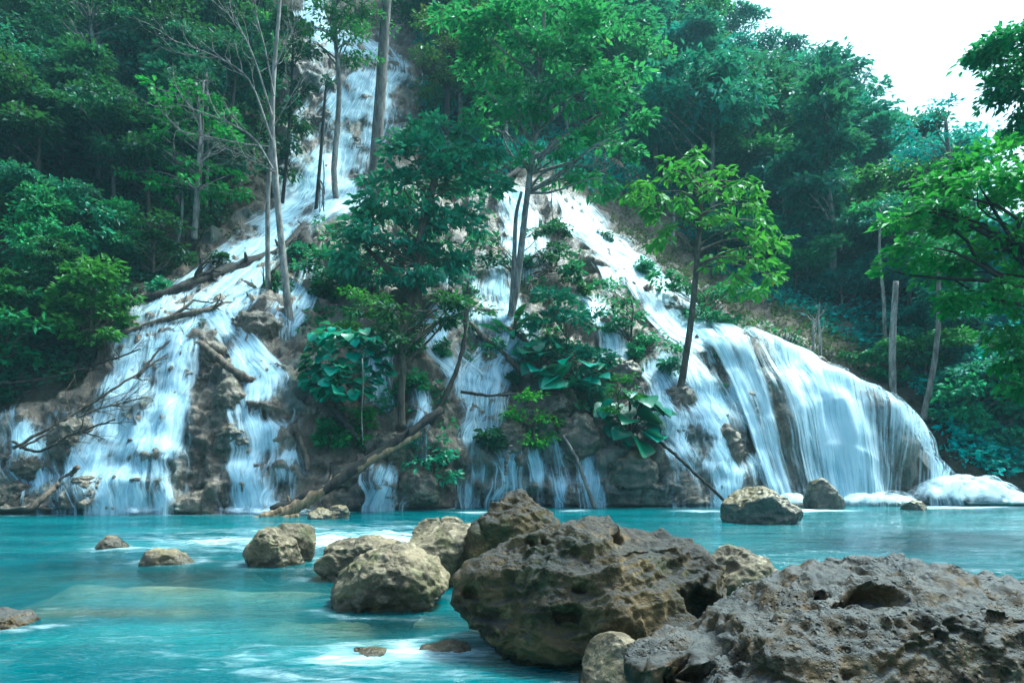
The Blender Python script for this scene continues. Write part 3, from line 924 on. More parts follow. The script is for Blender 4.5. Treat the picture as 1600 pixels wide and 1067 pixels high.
for (fx_, fy_, fr2) in [(1300, 797, 1.2), (1450, 793, 1.4), (1240, 797, .8), (1530, 792, 1.5), (740, 800, .7), (900, 797, .7), (1100, 798, 1.2)]:
    c_ = at(fx_, fy_, CAMH * F / (fy_ - HOR))
    foamw += 0.9 * np.exp(-(((WX - c_[0]) / fr2) ** 2 + ((WY - c_[1]) / 0.7) ** 2))
for (fx_, fy_, fr2) in [(430, 884, .75), (550, 900, .85), (612, 952, .85), (175, 857, .35), (257, 880, .55), (1192, 814, 1.25), (575, 1022, .3), (702, 1012, .4), (690, 905, .7), (962, 1075, .3), (24, 974, .5)]:
    c_ = at(fx_, fy_, CAMH * F / (fy_ - HOR))
    dr_ = np.sqrt((WX - c_[0]) ** 2 + ((WY - c_[1] - 0.3 * fr2) * 1.2) ** 2)
    foamw += 0.32 * np.exp(-((dr_ - fr2) / 0.20) ** 2)
murk = 1 - np.exp(-np.maximum(-bed_z(WX, WY), 0.02) * 1.55)
tag(obj('river_water', mesh_np('river_water', np.stack((WX, WY, wz), -1), grid_faces(len(wy), len(wu)), MAT['pool'], True,
    {'foam': np.clip(foamw, 0, 1.3), 'murk': murk})), kind='structure')

# ------------------------------------------------------------------ boulders
def boulder(label, outline, Y, dr, mat, seed, level=5, group=None, name='boulder', fb=0.10, pits=0.0, pit_cell=0.14, strata=0.0, undercut=0.0,
            holes=(), fine=0.02, sub=0.35, cat='boulder', box=0.78, crag=0.20, chips=9, stand=True, grow=1.0, bigpit=1.0):
    """outline: photo positions around the silhouette at distance Y; dr: half thickness front to back"""
    o_ = np.array(outline, float)
    P = np.stack([at(x, y, Y) for x, y in o_])
    if stand:
        mid = (P[:, 2].max() + P[:, 2].min()) / 2
        lo = P[:, 2].min()
        if lo > -0.3:
            low = P[:, 2] < mid
            P[low, 2] = mid - (mid - P[low, 2]) * (mid + 0.3) / (mid - lo)
    c = np.array(((P[:, 0].max() + P[:, 0].min()) / 2, Y, (P[:, 2].max() + P[:, 2].min()) / 2))
    th = np.arctan2(P[:, 2] - c[2], P[:, 0] - c[0]); rr = np.hypot(P[:, 2] - c[2], P[:, 0] - c[0])
    k = np.argsort(th)
    v, f = icosphere(level)
    t = np.arctan2(v[:, 2], v[:, 0])
    r = np.interp(t, np.concatenate((th[k] - 2 * np.pi, th[k], th[k] + 2 * np.pi)), np.tile(rr[k], 3))
    rho = np.hypot(v[:, 0], v[:, 2])
    # blend the outline to a plain ellipse towards the front and back poles
    rm = np.median(rr)
    w = sstep(0.15, 0.75, rho)
    r = rm * (1 - w) + r * w
    ro = rho ** box
    zn = v[:, 2]
    q = np.stack((r * np.cos(t) * ro, dr * np.sign(v[:, 1]) * np.abs(v[:, 1]) ** box, r * np.sin(t) * ro), -1)
    if undercut:
        fr = sstep(0.0, -0.7, zn)
        q[:, 1] += undercut * dr * fr * (v[:, 1] < 0.3)
    size = max(rm, 0.2)
    rgc = np.random.default_rng(seed)
    for _k in range(chips):      # broken planes
        u = unit(rgc.normal(size=3) * np.array((1, 1, 0.8)))
        pr = q @ u
        ov = np.maximum(pr - pr.max() * rgc.uniform(0.70, 0.90), 0)
        q = q - 0.88 * ov[:, None] * u
    q = q * grow
    wp = q + c
    n = vert_normals(q, f)
    d = fb * size * 2 * (fbm(wp * (1.1 / size), 4, seed) - 0.5)
    d += fb * 0.5 * size * (fbm(wp * (3.2 / size), 4, seed + 5, ridged=True) - 0.5)
    wpw = wp + 0.35 * size * (np.stack((fbm(wp * (1.6 / size), 2, seed + 51), fbm(wp * (1.6 / size), 2, seed + 52), fbm(wp * (1.6 / size), 2, seed + 53)), -1) - 0.5)
    d += crag * size * (fbm(wpw * (2.2 / size) * np.array((1, 1, 1.5)), 6, seed + 55, 0.58, True) - 0.5)
    if strata:
        h = wp[:, 2] * 1.0 - wp[:, 0] * 0.25 + 0.35 * fbm(wp * 1.3, 3, seed + 8)
        d += strata * (fbm(np.stack((wp[:, 0] * 0.8, wp[:, 1] * 0.8, h * 6.5), -1), 3, seed + 9, ridged=True) - 0.5)
    if pits:
        dens = sstep(0.42, 0.62, fbm(wp * 1.9, 3, seed + 21))
        a1, _ = worley(wp / pit_cell * np.array((1, 1, 1.35)) + 0.6 * fbm(wp * 6, 2, seed)[:, None], seed + 22)
        a2, _ = worley(wp / (pit_cell * 0.45), seed + 23)
        a3, b3 = worley(wp / (pit_cell * 2.7), seed + 24)
        d -= pits * (0.25 + 0.75 * dens) * sstep(0.52, 0.12, a1)
        d -= pits * 0.45 * (0.3 + 0.7 * dens) * sstep(0.5, 0.1, a2)
        d -= pits * 1.5 * bigpit * sstep(0.42, 0.12, a3) * dens
        d += pits * 0.8 * sstep(0.10, 0.0, b3 - a3) * 0.6
    d += fine * (fbm(wp * 11, 4, seed + 30) - 0.5)
    d -= d.mean()
    q2 = q + n * d[:, None]
    for (hx, hy, hw, hh_, hd) in holes:
        ppx = CX + F * (q2[:, 0] + c[0]) / (q2[:, 1] + c[1]); ppy = HOR - F * (q2[:, 2] + c[2] - CAMH) / (q2[:, 1] + c[1])
        wob_ = 1 + 1.8 * (fbm(wp * 6, 4, 91) - 0.5)
        e = np.sqrt(((ppx - hx) / hw) ** 2 + ((ppy - hy) / hh_) ** 2) * wob_
        m = sstep(1.0, 0.55, e) * (v[:, 1] < 0.2)
        q2 += m[:, None] * hd * np.array((0, 0.9, -0.45))
    o = obj(name, mesh_np(name, q2, f, MAT[mat], True), None, c)
    return tag(o, label, cat, group)

def blob(x0, y0, x1, y1, sink=0.5, k=22, seed=0, flat=2.4):
    """rounded silhouette filling a photo box, carried on below the waterline"""
    rg = random.Random(seed)
    cx, cyy = (x0 + x1) / 2, y1
    out = []
    for i in range(k):
        a = 2 * math.pi * i / k
        ca, sa = math.cos(a), math.sin(a)
        rx = (x1 - x0) / 2
        ry = (y1 - y0) if sa > 0 else (y1 - y0) * sink
        p = flat
        s = (abs(ca) ** p + abs(sa) ** p) ** (-1 / p)
        j = 1 + rg.uniform(-0.10, 0.06)
        out.append((cx + rx * ca * s * j, cyy - ry * sa * s * j))
    return out
def wl(py):
    return CAMH * F / (py - HOR)

boulder('huge dark brown boulder with undercut base in the middle of the river',
        [(719, 918), (723, 896), (744, 880), (771, 862), (811, 841), (856, 831), (906, 827), (961, 833), (1016, 836), (1056, 845), (1088, 858), (1116, 882), (1138, 910), (1160, 919), (1166, 942), (1144, 966), (1101, 972), (1056, 990), (1011, 1010), (966, 1030), (926, 1045), (866, 1045), (801, 1036), (776, 1015), (766, 975), (754, 964), (734, 948), (722, 924)],
        6.2, 1.0, 'boulder', 11, 7, crag=0.15, chips=6, grow=1.02, bigpit=0.4, fb=0.10, pits=0.035, pit_cell=0.15, strata=0.13, undercut=0.95, fine=0.03,
        holes=[(892, 958, 24, 16, 0.25), (830, 845, 12, 8, 0.12), (852, 845, 9, 6, 0.1), (905, 920, 14, 7, 0.1), (965, 845, 10, 6, 0.1), (1100, 940, 40, 24, 0.3), (735, 925, 16, 10, 0.12)], box=0.8)
boulder('grey heavily pitted limestone boulder filling the near right corner',
        [(980, 1068), (986, 1040), (1012, 1013), (1057, 1005), (1107, 990), (1142, 958), (1177, 945), (1230, 928), (1290, 910), (1350, 900), (1400, 893), (1440, 892), (1490, 904), (1520, 913), (1580, 912), (1640, 910), (1720, 930), (1790, 980), (1830, 1068), (1820, 1188), (1740, 1278), (1600, 1318), (1400, 1323), (1200, 1308), (1072, 1258), (1002, 1168)],
        3.85, 0.95, 'pitted', 23, 7, crag=0.14, chips=5, grow=1.0, bigpit=0.9, fb=0.09, pits=0.05, pit_cell=0.09, strata=0.05, undercut=-0.2, fine=0.022,
        holes=[(1375, 932, 46, 15, 0.16), (1085, 1055, 46, 18, 0.25)], box=0.75)
boulder('dark craggy boulder just behind the huge brown one', [(735, 812), (742, 792), (760, 782), (785, 776), (808, 768), (835, 770), (862, 785), (870, 800), (866, 840), (800, 850), (745, 845)], 9.6, 0.5, 'boulder', 31, 6, fb=0.10, pits=0.03, strata=0.05)
boulder('rough tan porous boulder beside the left flank of the huge one', [(520, 925), (530, 905), (552, 882), (575, 862), (610, 852), (640, 856), (665, 870), (690, 892), (706, 920), (704, 948), (640, 975), (560, 968), (524, 948)], 8.1, 0.55, 'tan_rock', 37, 6, fb=0.10, pits=0.035, pit_cell=0.11, strata=0.05)
boulder('smooth tan rock peeking out between porous and huge boulders', [(628, 850), (640, 832), (672, 824), (720, 822), (762, 828), (765, 850), (740, 890), (690, 910), (645, 880)], 9.6, 0.5, 'tan_rock', 41, 6, fb=0.10, crag=0.14)
boulder('low tan rock touching the left of the porous boulder', [(482, 885), (495, 868), (520, 852), (560, 846), (600, 842), (632, 850), (640, 890), (600, 915), (500, 905)], 9.9, 0.45, 'tan_rock', 43, 6, fb=0.10, strata=0.03)
boulder('humped tan rock, left of the leaning pair in the rapids', [(386, 862), (392, 846), (412, 826), (432, 822), (455, 838), (478, 862), (470, 882), (430, 892), (392, 884)], 11.2, 0.4, 'tan_rock', 47, 6, fb=0.12, name='rock', cat='rock')
boulder('rounded tan slab resting on the humped rock in the rapids', [(415, 835), (425, 821), (455, 819), (485, 822), (494, 836), (490, 854), (465, 856), (435, 850)], 11.7, 0.35, 'tan_rock', 53, 5, fb=0.10, name='rock', cat='rock')
boulder('small lichen topped rock behind the smooth tan one', blob(648, 806, 700, 832, .6, seed=3), 11.6, 0.28, 'tan_rock', 59, 5, name='rock', cat='rock')
boulder('small mossy rock beside the lichen topped one', blob(682, 806, 735, 828, .6, seed=4), 11.9, 0.28, 'tan_rock', 61, 5, name='rock', cat='rock')
boulder('thin dark slab at the foot of the craggy boulder', blob(733, 808, 778, 822, .8, seed=5), 9.3, 0.22, 'boulder', 67, 5, name='rock', cat='rock')
boulder('pale tan boulder at the right shoulder of the huge one', [(1098, 872), (1115, 856), (1150, 851), (1180, 860), (1212, 878), (1234, 900), (1230, 916), (1180, 945), (1120, 950), (1098, 910)], 7.0, 0.5, 'tan_rock', 71, 6, fb=0.09, pits=0.02)
boulder('smooth brown cobble wet with running water under the huge boulder', [(912, 1050), (914, 1015), (930, 995), (955, 988), (985, 993), (1005, 1005), (1012, 1040), (1005, 1090), (960, 1110), (920, 1095)], 5.0, 0.28, 'tan_rock', 73, 6, fb=0.05, crag=0.05, name='rock', cat='rock')
boulder('small brown rock breaking the surface, leftmost in the rapids', blob(150, 837, 200, 856, 1.2, seed=6), wl(856), 0.3, 'tan_rock', 79, 5, name='rock', cat='rock')
boulder('low tan rock awash in the left rapids', blob(208, 856, 306, 880, 1.0, seed=7), wl(879), 0.35, 'tan_rock', 83, 5, name='rock', cat='rock')
boulder('wet brown rock with a pale vein in the turquoise pool', [(1130, 800), (1135, 782), (1152, 768), (1180, 761), (1205, 766), (1228, 785), (1250, 800), (1257, 812), (1220, 835), (1160, 832), (1132, 818)], 18.6, 0.8, 'wet_rock', 89, 6, fb=0.10, strata=0.06)
boulder('little flat rock at the foot of the great curtain', blob(1410, 781, 1446, 794, 1.0, seed=8), 23.2, 0.35, 'wet_rock', 97, 5, name='rock', cat='rock')
boulder('dark rock splashed at the left foot of the great curtain', [(1258, 775), (1262, 755), (1275, 745), (1290, 752), (1300, 768), (1315, 780), (1308, 800), (1265, 800)], 24.0, 0.7, 'wet_rock', 101, 5, name='rock', cat='rock')
boulder('grey rock entering the frame at the left edge', blob(-60, 954, 48, 974, 1.2, seed=9), wl(974), 0.35, 'pitted', 103, 6, fb=0.06, name='rock', cat='rock')
boulder('green mossy rock just under the water near the porous boulder', blob(545, 1011, 605, 1024, 1.6, seed=10), wl(1020), 0.16, 'tan_rock', 107, 5, name='rock', cat='rock')
boulder('pale flat rock awash beside the huge boulder base', blob(655, 1002, 750, 1012, 2.0, seed=11), wl(1012), 0.2, 'tan_rock', 109, 5, name='rock', cat='rock')
boulder('dark rock splitting the rapids below the logs, left one', blob(482, 793, 520, 808, 1.0, seed=12), 19.6, 0.35, 'wet_rock', 113, 5, name='rock', cat='rock')
boulder('dark rock splitting the rapids below the logs, right one', blob(512, 788, 545, 806, 1.0, seed=13), 20.0, 0.35, 'wet_rock', 127, 5, name='rock', cat='rock')

BANK = [  # px, py, half width, half height, words
    (22, 778, 30, 28, 'brown bank rock at the far left edge of the pool'),
    (118, 692, 40, 36, 'rounded brown rock between the left trickles above the driftwood stick'),
    (135, 765, 26, 24, 'grey rock with water on both sides behind the driftwood stick'),
    (45, 735, 30, 24, 'grey lump above the far left bank rock'),
    (400, 520, 42, 36, 'tall brown outcrop between the bell cascade and the pale trunk'),
    (355, 640, 34, 46, 'drapery rock hanging between jet and bell cascade'),
    (370, 700, 30, 40, 'dark toothed rock beside the bell cascade'),
    (330, 555, 30, 22, 'knobbly ledge under the short brown log'),
    (295, 600, 22, 30, 'brown lump standing in the left cascade'),
    (520, 640, 44, 36, 'hollowed grey rock right of the bell cascade'),
    (560, 740, 46, 34, 'smooth grey rock behind the long leaning logs'),
    (655, 762, 40, 30, 'layered brown rock left of the narrow middle fall'),
    (610, 700, 30, 26, 'earthy rock under the trailing leaves'),
    (905, 690, 40, 42, 'brown overhang beside the thin leaning pole'),
    (985, 745, 44, 40, 'dark brown rock left of the lacy apron'),
    (800, 690, 30, 30, 'brown rock roofing the shadowed hollow'),
    (1165, 640, 26, 26, 'dark rock island in the steep white fall'),
    (1135, 700, 28, 36, 'layered grey rock beside the lacy apron'),
    (1060, 625, 34, 22, 'root bound earth clod under the leaning slender tree'),
    (965, 585, 36, 26, 'black rock beneath the narrow strand'),
    (515, 188, 16, 16, 'dark rock in the upper cascade, left of two'),
    (546, 182, 12, 12, 'dark rock in the upper cascade, right of two'),
    (560, 235, 26, 16, 'black ledge under the upper cascade'),
    (1040, 500, 18, 22, 'dark rock parting the white chute'),
    (760, 570, 26, 22, 'brown rock behind the leaning dark stem'),
    (860, 640, 40, 26, 'rooty brown rock beneath the light shrub'),
]
for k_, (x, y, hw, hh_, lab) in enumerate(BANK):
    g = ground(x, y)
    boulder(lab, blob(x - hw, y - hh_, x + hw, y, 1.0, seed=20 + k_, flat=2.2), g[1] + 0.15, hw / F * g[1] * 0.8, 'wet_rock' if 'dark' in lab or 'black' in lab else 'bank_rock', 140 + k_ * 3, 5,
            name='rock', cat='rock', fb=0.16, strata=0.12, fine=0.06, crag=0.35, stand=False)

# ------------------------------------------------------------------ foliage builders
def leaf_cloud(rng, cen, rad, n_per, L, flat=0.5, outc=None, droop=0.25, tilt=0.55, width=0.26, shell=0.45):
    """cen (K,3), rad (K,) -> vertices and triangles of folded leaves gathered in flat clumps"""
    K = len(cen)
    N_ = K * n_per
    c = np.repeat(cen, n_per, 0)
    r = np.repeat(rad, n_per)
    d = unit(rng.normal(size=(N_, 3)))
    rr = rng.random(N_) ** shell
    p = c + d * (rr * r)[:, None] * np.array((1, 1, flat))
    # clumps arch: the outer leaves hang lower
    p[:, 2] -= (0.28 * rr ** 2 * r) * (1 - np.abs(d[:, 2]))
    oc = cen.mean(0) if outc is None else np.asarray(outc)
    o1 = p - oc
    o1[:, 2] *= 0.3
    dirv = unit(0.6 * unit(o1) + 0.7 * d * np.array((1, 1, 0.4)) + 0.75 * rng.normal(size=(N_, 3)) * np.array((1, 1, 0.6)) + np.array((0, 0, -droop)))
    up = unit(np.array((0, 0, 1.0)) + tilt * rng.normal(size=(N_, 3)))
    side = unit(np.cross(dirv, up))
    nr = np.cross(side, dirv)
    l = L * (0.6 + 0.8 * rng.random(N_))[:, None]
    v = np.stack((p, p + dirv * l * 0.45 + side * l * width + nr * l * 0.07, p + dirv * l - nr * l * 0.10, p + dirv * l * 0.45 - side * l * width + nr * l * 0.07), 1)
    i = np.arange(N_)[:, None] * 4
    f = np.concatenate((i + np.array((0, 1, 2)), i + np.array((0, 2, 3))), 1).reshape(-1, 3)
    return v.reshape(-1, 3), f

def limbs(T, rng, trunk, tr, cen, start=0.35, rmin=0.012, sides=5, sag=0.15, share=0.5):
    """branches from the trunk polyline to clump centres"""
    hz = trunk[:, 2]
    for c in cen:
        dh = np.hypot(c[0] - trunk[-1, 0], c[1] - trunk[-1, 1])
        zt = c[2] - dh * (0.45 + 0.4 * rng.random())
        z0 = np.clip(zt, hz[0] + (hz[-1] - hz[0]) * start, hz[-1])
        k = int(np.argmin(np.abs(hz - z0)))
        a = trunk[k]
        ln = np.linalg.norm(c - a)
        m1 = a * 0.66 + c * 0.34 + np.array((0, 0, sag * ln * 0.5)) + rng.normal(size=3) * 0.07 * ln
        m2 = a * 0.3 + c * 0.7 + np.array((0, 0, sag * ln * 0.4)) + rng.normal(size=3) * 0.07 * ln
        r0 = min(tr[k] * 0.55, rmin + 0.016 * ln)
        T.add(smooth_path([a, m1, m2, c], 8), np.linspace(r0, rmin * 0.6, 8), sides, cap=False)

def plant(name, label, cat, base, trunk, tr, cen, rad, n_per, L, leafm, barkm, seed, group=None, flat=0.5, start=0.35, limb_n=None, extra=None, sides=8, rough=0.12, tilt=0.55, droop=0.25, width=0.26, parts=('trunk', 'crown')):
    """one tree or shrub: trunk with its limbs, and a crown of leaves; coordinates relative to base"""
    rng = np.random.default_rng(seed)
    root = thing(name, label, cat, base, group)
    T = Tubes()
    trunk = np.asarray(trunk, float)
    T.add(trunk, tr, sides, rough, seed)
    sel = cen[rng.permutation(len(cen))[:(limb_n or 46)]]
    limbs(T, rng, trunk, np.asarray(tr), sel, start)
    if extra:
        for pts, r in extra:
            T.add(pts, r, 6, 0.1, seed)
    obj(parts[0], T.mesh(parts[0], MAT[barkm]), root)
    if n_per:
        v, f = leaf_cloud(rng, cen, rad, n_per, L, flat, tilt=tilt, droop=droop, width=width)
        obj(parts[1], mesh_np(parts[1], v, f, MAT[leafm]), root)
    return root

def fill_lobes(rng, lobes, per, clump):
    """lobes: (centre, radii) ellipsoids; clump centres mostly in their outer half"""
    C, R = [], []
    for (c, r, k) in lobes:
        m = max(3, int(per * k))
        d = unit(rng.normal(size=(m, 3)))
        d[:, 2] = np.where(d[:, 2] < -0.35, -d[:, 2], d[:, 2])
        C.append(np.asarray(c) + d * (rng.random(m) ** 0.35)[:, None] * np.asarray(r))
        R.append(clump * (0.65 + 0.7 * rng.random(m)))
    return np.vstack(C), np.concatenate(R)

def hill_tree(label, seed, H, W, leafm, barkm, kind, L=0.30, n_per=46, group=None):
    rng = np.random.default_rng(seed)
    n = 12
    lean = rng.normal(size=2) * 0.06 * H
    tz = np.linspace(-0.4, H * 0.82, n)
    tq = np.maximum(tz / H, 0) ** 1.5
    trunk = np.stack((lean[0] * tq + 0.05 * np.sin(tz * 1.3 + seed), lean[1] * tq, tz), -1)
    tr = np.linspace(0.022 * H, 0.006 * H, n)
    lobes = []
    if kind == 'round':
        for k in range(8):
            a = rng.random() * 6.28; q = rng.random() ** 0.6
            z = H * (0.58 + 0.34 * rng.random())
            lobes.append(((lean[0] + math.cos(a) * W * 0.34 * q, lean[1] + math.sin(a) * W * 0.34 * q, z), (W * 0.25, W * 0.25, H * 0.10), 1))
    elif kind == 'umbrella':
        for k in range(8):
            a = k / 8 * 6.28 + rng.random(); q = 0.35 + 0.65 * rng.random()
            z = H * (0.93 - 0.16 * q + 0.05 * rng.normal())
            lobes.append(((lean[0] + math.cos(a) * W * 0.42 * q, lean[1] + math.sin(a) * W * 0.42 * q, z), (W * 0.23, W * 0.23, H * 0.045), 1))
    else:      # tall layered
        for k in range(10):
            z = H * (0.30 + 0.68 * k / 9)
            q = (1 - k / 11) * (0.6 + 0.5 * rng.random())
            a = k * 2.4 + rng.random()
            lobes.append(((lean[0] + math.cos(a) * W * 0.3 * q, lean[1] + math.sin(a) * W * 0.3 * q, z), (W * 0.3 * (0.45 + q), W * 0.3 * (0.45 + q), H * 0.05), 1))
    cen, rad = fill_lobes(rng, lobes, 11, W * 0.13)
    return plant('forest_tree', label, 'tree', (0, 0, -500), trunk, tr, cen, rad, n_per, L, leafm, barkm, seed, group, flat=0.45, limb_n=26, sides=7)

def bush(name, label, seed, W, H, leafm, L, n_clump, n_per, group=None, cat='shrub', base=(0, 0, -500), width=0.26):
    rng = np.random.default_rng(seed)
    d = unit(rng.normal(size=(n_clump, 3)))
    d[:, 2] = np.abs(d[:, 2])
    cen = d * (0.45 + 0.5 * rng.random(n_clump))[:, None] * np.array((W * 0.5, W * 0.5, H))
    rad = 0.2 * W * (0.6 + 0.7 * rng.random(n_clump))
    root = thing(name, label, cat, base, group)
    T = Tubes()
    for c in cen[:18]:
        T.add(smooth_path([np.array((0, 0, -0.3)), c * np.array((0.35, 0.35, 0.6)), c], 6), np.linspace(0.03, 0.008, 6), 5, cap=False)
    obj('stem', T.mesh('stem', MAT['bark_brown']), root)
    v, f = leaf_cloud(rng, cen, rad, n_per, L, 0.6, outc=(0, 0, 0), width=width)
    obj('foliage', mesh_np('foliage', v, f, MAT[leafm]), root)
    return root

# ------------------------------------------------------------------ forest on the slopes
rngF = np.random.default_rng(4)
def scatter(region, spacing, n_try, margin_ok=None):
    """photo-region polygon -> spaced points on the ground"""
    xs = [p[0] for p in region]; ys = [p[1] for p in region]
    out = []
    for _ in range(n_try):
        x, y = rngF.uniform(min(xs), max(xs)), rngF.uniform(min(ys), max(ys))
        if not in_poly(np.array([x]), np.array([y]), region)[0]:
            continue
        if y < ridge_row(x) + 2:
            continue
        g = ground(x, y)
        if all(np.linalg.norm(g - q[2]) > spacing for q in out):
            out.append((x, y, g))
    return out

MARKS = [(1095, 400, 'umbrella of drooping leaves'), (1305, 200, 'wide leafless crown'), (1397, 520, 'pale broken trunk'), (1068, 190, 'pale forked snag'), (1166, 140, 'pale leaning snag'), (1241, 250, 'short pale snag'), (890, 310, 'top of the white chute'),
         (1480, 230, 'feathery crowned tree'), (1279, 530, 'straight dead stem'), (930, 130, 'tall pale blotched tree'), (1540, 700, 'spray mound'), (1462, 560, 'dark curved trunk'), (160, 150, 'crooked pale trunk'), (305, 250, 'tiered bright tree'), (425, 150, 'leafless twin stemmed tree'),
         (140, 470, 'bright green leafy shrub'), (20, 280, 'dark feathery shrub'), (20, 530, 'shrub over the dark bank'), (600, 60, 'straight tall trunk'), (700, 110, 'autumn tinted tree'), (100, 350, 'teal green shrub'), (240, 400, 'dark shrub by the cascade'), (800, 310, 'small high fall'), (1205, 220, 'slim pale snag')]
ORD = ['first', 'second', 'third', 'fourth', 'fifth', 'sixth', 'seventh', 'eighth', 'ninth', 'tenth', 'eleventh', 'twelfth']
FOREST = []      # (object, column, row, phrase)
def forest_labels():
    bins = {}
    for (o, x, y, ph) in FOREST:
        y = y - 40
        k = min(range(len(MARKS)), key=lambda q: math.hypot(MARKS[q][0] - x, MARKS[q][1] - y))
        dx, dy = x - MARKS[k][0], y - MARKS[k][1]
        d = ('uphill from' if dy < 0 else 'downhill from') if abs(dy) > abs(dx) else ('right of' if dx > 0 else 'left of')
        bins.setdefault((ph, k, d), []).append((math.hypot(dx, dy), o))
    for (ph, k, d), lst in bins.items():
        lst.sort(key=lambda q: q[0])
        for i, (_, o) in enumerate(lst):
            w = ph if len(lst) == 1 else f"{ORD[min(i, 11)]} {ph}"
            o['label'] = f"{w} {d} the {MARKS[k][2]}"
G_FAR = 'trees on the hazy far slope'
G_LEFT = 'dark trees on the left slope'
far_kinds = [
    hill_tree('round crowned teal green tree in the hazy far forest', 51, 9.5, 8.0, 'leaf_hill_hazed', 'bark_pale', 'round', 0.46, 44, G_FAR),
    hill_tree('round crowned teal green tree in the hazy far forest', 52, 8.0, 7.0, 'leaf_hill_hazed', 'bark_grey', 'round', 0.44, 42, G_FAR),
    hill_tree('flat topped spreading tree in the hazy far forest', 53, 10.0, 9.0, 'leaf_hill_hazed', 'bark_pale', 'umbrella', 0.44, 44, G_FAR),
    hill_tree('tall narrow layered tree in the hazy far forest', 54, 10.5, 5.5, 'leaf_hill_hazed', 'bark_pale', 'tall', 0.42, 40, G_FAR),
    hill_tree('mid green bushy tree in the hazy far forest', 55, 8.5, 7.5, 'leaf_mid', 'bark_grey', 'round', 0.46, 44, G_FAR),
    hill_tree('yellow green tree in the hazy far forest', 56, 8.5, 7.0, 'leaf_fresh', 'bark_pale', 'umbrella', 0.42, 44, G_FAR),
]
left_kinds = [
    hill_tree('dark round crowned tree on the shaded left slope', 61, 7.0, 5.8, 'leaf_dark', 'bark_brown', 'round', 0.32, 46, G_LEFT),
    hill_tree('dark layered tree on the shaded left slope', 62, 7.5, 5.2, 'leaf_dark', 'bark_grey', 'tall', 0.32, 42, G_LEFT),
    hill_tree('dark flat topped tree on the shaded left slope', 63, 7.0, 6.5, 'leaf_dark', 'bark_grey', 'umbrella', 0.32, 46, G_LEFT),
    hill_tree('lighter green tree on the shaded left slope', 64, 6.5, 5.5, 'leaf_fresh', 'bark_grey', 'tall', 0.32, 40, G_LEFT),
]
REG_FAR = [(880, 60), (900, 0), (1010, 0), (1060, 20), (1160, 155), (1260, 230), (1360, 300), (1460, 395), (1560, 465), (1900, 490), (1900, 700), (1520, 690), (1440, 600), (1380, 520), (1250, 455), (1120, 400), (1060, 320), (1000, 270), (930, 250)]
far_pts = scatter(REG_FAR, 3.4, 2600)
used = set()
for k_, (x, y, g) in enumerate(far_pts):
    kk = int(rngF.integers(0, len(far_kinds)))
    s = rngF.uniform(0.72, 1.15)
    if y > 480:
        s *= 0.75
    if y < ridge_row(x) + 45 and x > 1000:
        s *= 0.85
    if kk not in used:
        o = far_kinds[kk]; used.add(kk)
        o.location = [float(c) for c in g]; o.rotation_euler = (0, 0, rngF.uniform(0, 6.28)); o.scale = (s, s, s)
    else:
        o = dup(far_kinds[kk], g, rngF.uniform(0, 6.28), (s, s, s * rngF.uniform(0.85, 1.15)))
    FOREST.append((o, x, y, ('round teal green tree', 'small round hazy tree', 'flat topped spreading tree', 'tall narrow layered tree', 'bushy mid green tree', 'yellow green spreading tree')[kk]))
REG_LOW = [(1080, 420), (1180, 300), (1280, 270), (1400, 370), (1560, 470), (1900, 500), (1900, 710), (1520, 700), (1440, 610), (1380, 530), (1250, 462)]
for (x, y, g) in scatter(REG_LOW, 2.3, 900):
    kk = (1, 4, 0, 5)[int(rngF.integers(0, 4))]
    s = rngF.uniform(0.34, 0.55)
    o = dup(far_kinds[kk], g - np.array((0, 0, 1.2)), rngF.uniform(0, 6.28), (s * 1.25, s * 1.25, s))
    FOREST.append((o, x, y, {1: 'low round understorey tree', 4: 'low bushy understorey tree', 0: 'low teal understorey tree', 5: 'low yellow green understorey tree'}[kk]))
REG_LEFT = [(-120, 560), (-120, 10), (430, 10), (430, 10), (400, 60), (400, 240), (330, 330), (230, 400), (170, 470), (120, 540), (-40, 600)]
left_pts = scatter(REG_LEFT, 2.3, 2200)
REG_TOP = [(640, 10), (900, 10), (890, 230), (760, 250), (670, 180), (660, 60)]
top_pts = scatter(REG_TOP, 3.2, 600)
used = set()
for k_, (x, y, g) in enumerate(left_pts):
    kk = int(rngF.integers(0, len(left_kinds)))
    s = rngF.uniform(0.6, 1.0)
    if y > 400:
        s *= 0.6
    if kk not in used:
        o = left_kinds[kk]; used.add(kk)
        o.location = [float(c) for c in g]; o.rotation_euler = (0, 0, rngF.uniform(0, 6.28)); o.scale = (s, s, s)
    else:
        o = dup(left_kinds[kk], g, rngF.uniform(0, 6.28), (s, s, s * rngF.uniform(0.85, 1.15)))
    FOREST.append((o, x, y, ('dark round crowned tree', 'dark layered tree', 'dark flat topped tree', 'lighter green layered tree')[kk]))
G_TOP = 'trees high between the two upper falls'
top_kinds = [hill_tree('fresh green tree high between the two upper falls', 71, 8.5, 7.0, 'leaf_mid', 'bark_pale', 'round', 0.30, 50, G_TOP),
             hill_tree('layered green tree high between the two upper falls', 72, 9.5, 6.0, 'leaf_mid', 'bark_pale', 'tall', 0.28, 46, G_TOP)]
for k_, (x, y, g) in enumerate(top_pts):
    s = rngF.uniform(0.7, 1.05)
    if k_ < 2:
        o = top_kinds[k_]
        o.location = [float(c) for c in g]; o.scale = (s, s, s)
    else:
        o = dup(top_kinds[k_ % 2], g, rngF.uniform(0, 6.28), s)
    FOREST.append((o, x, y, ('fresh green round tree', 'fresh green layered tree')[k_ % 2]))
forest_labels()

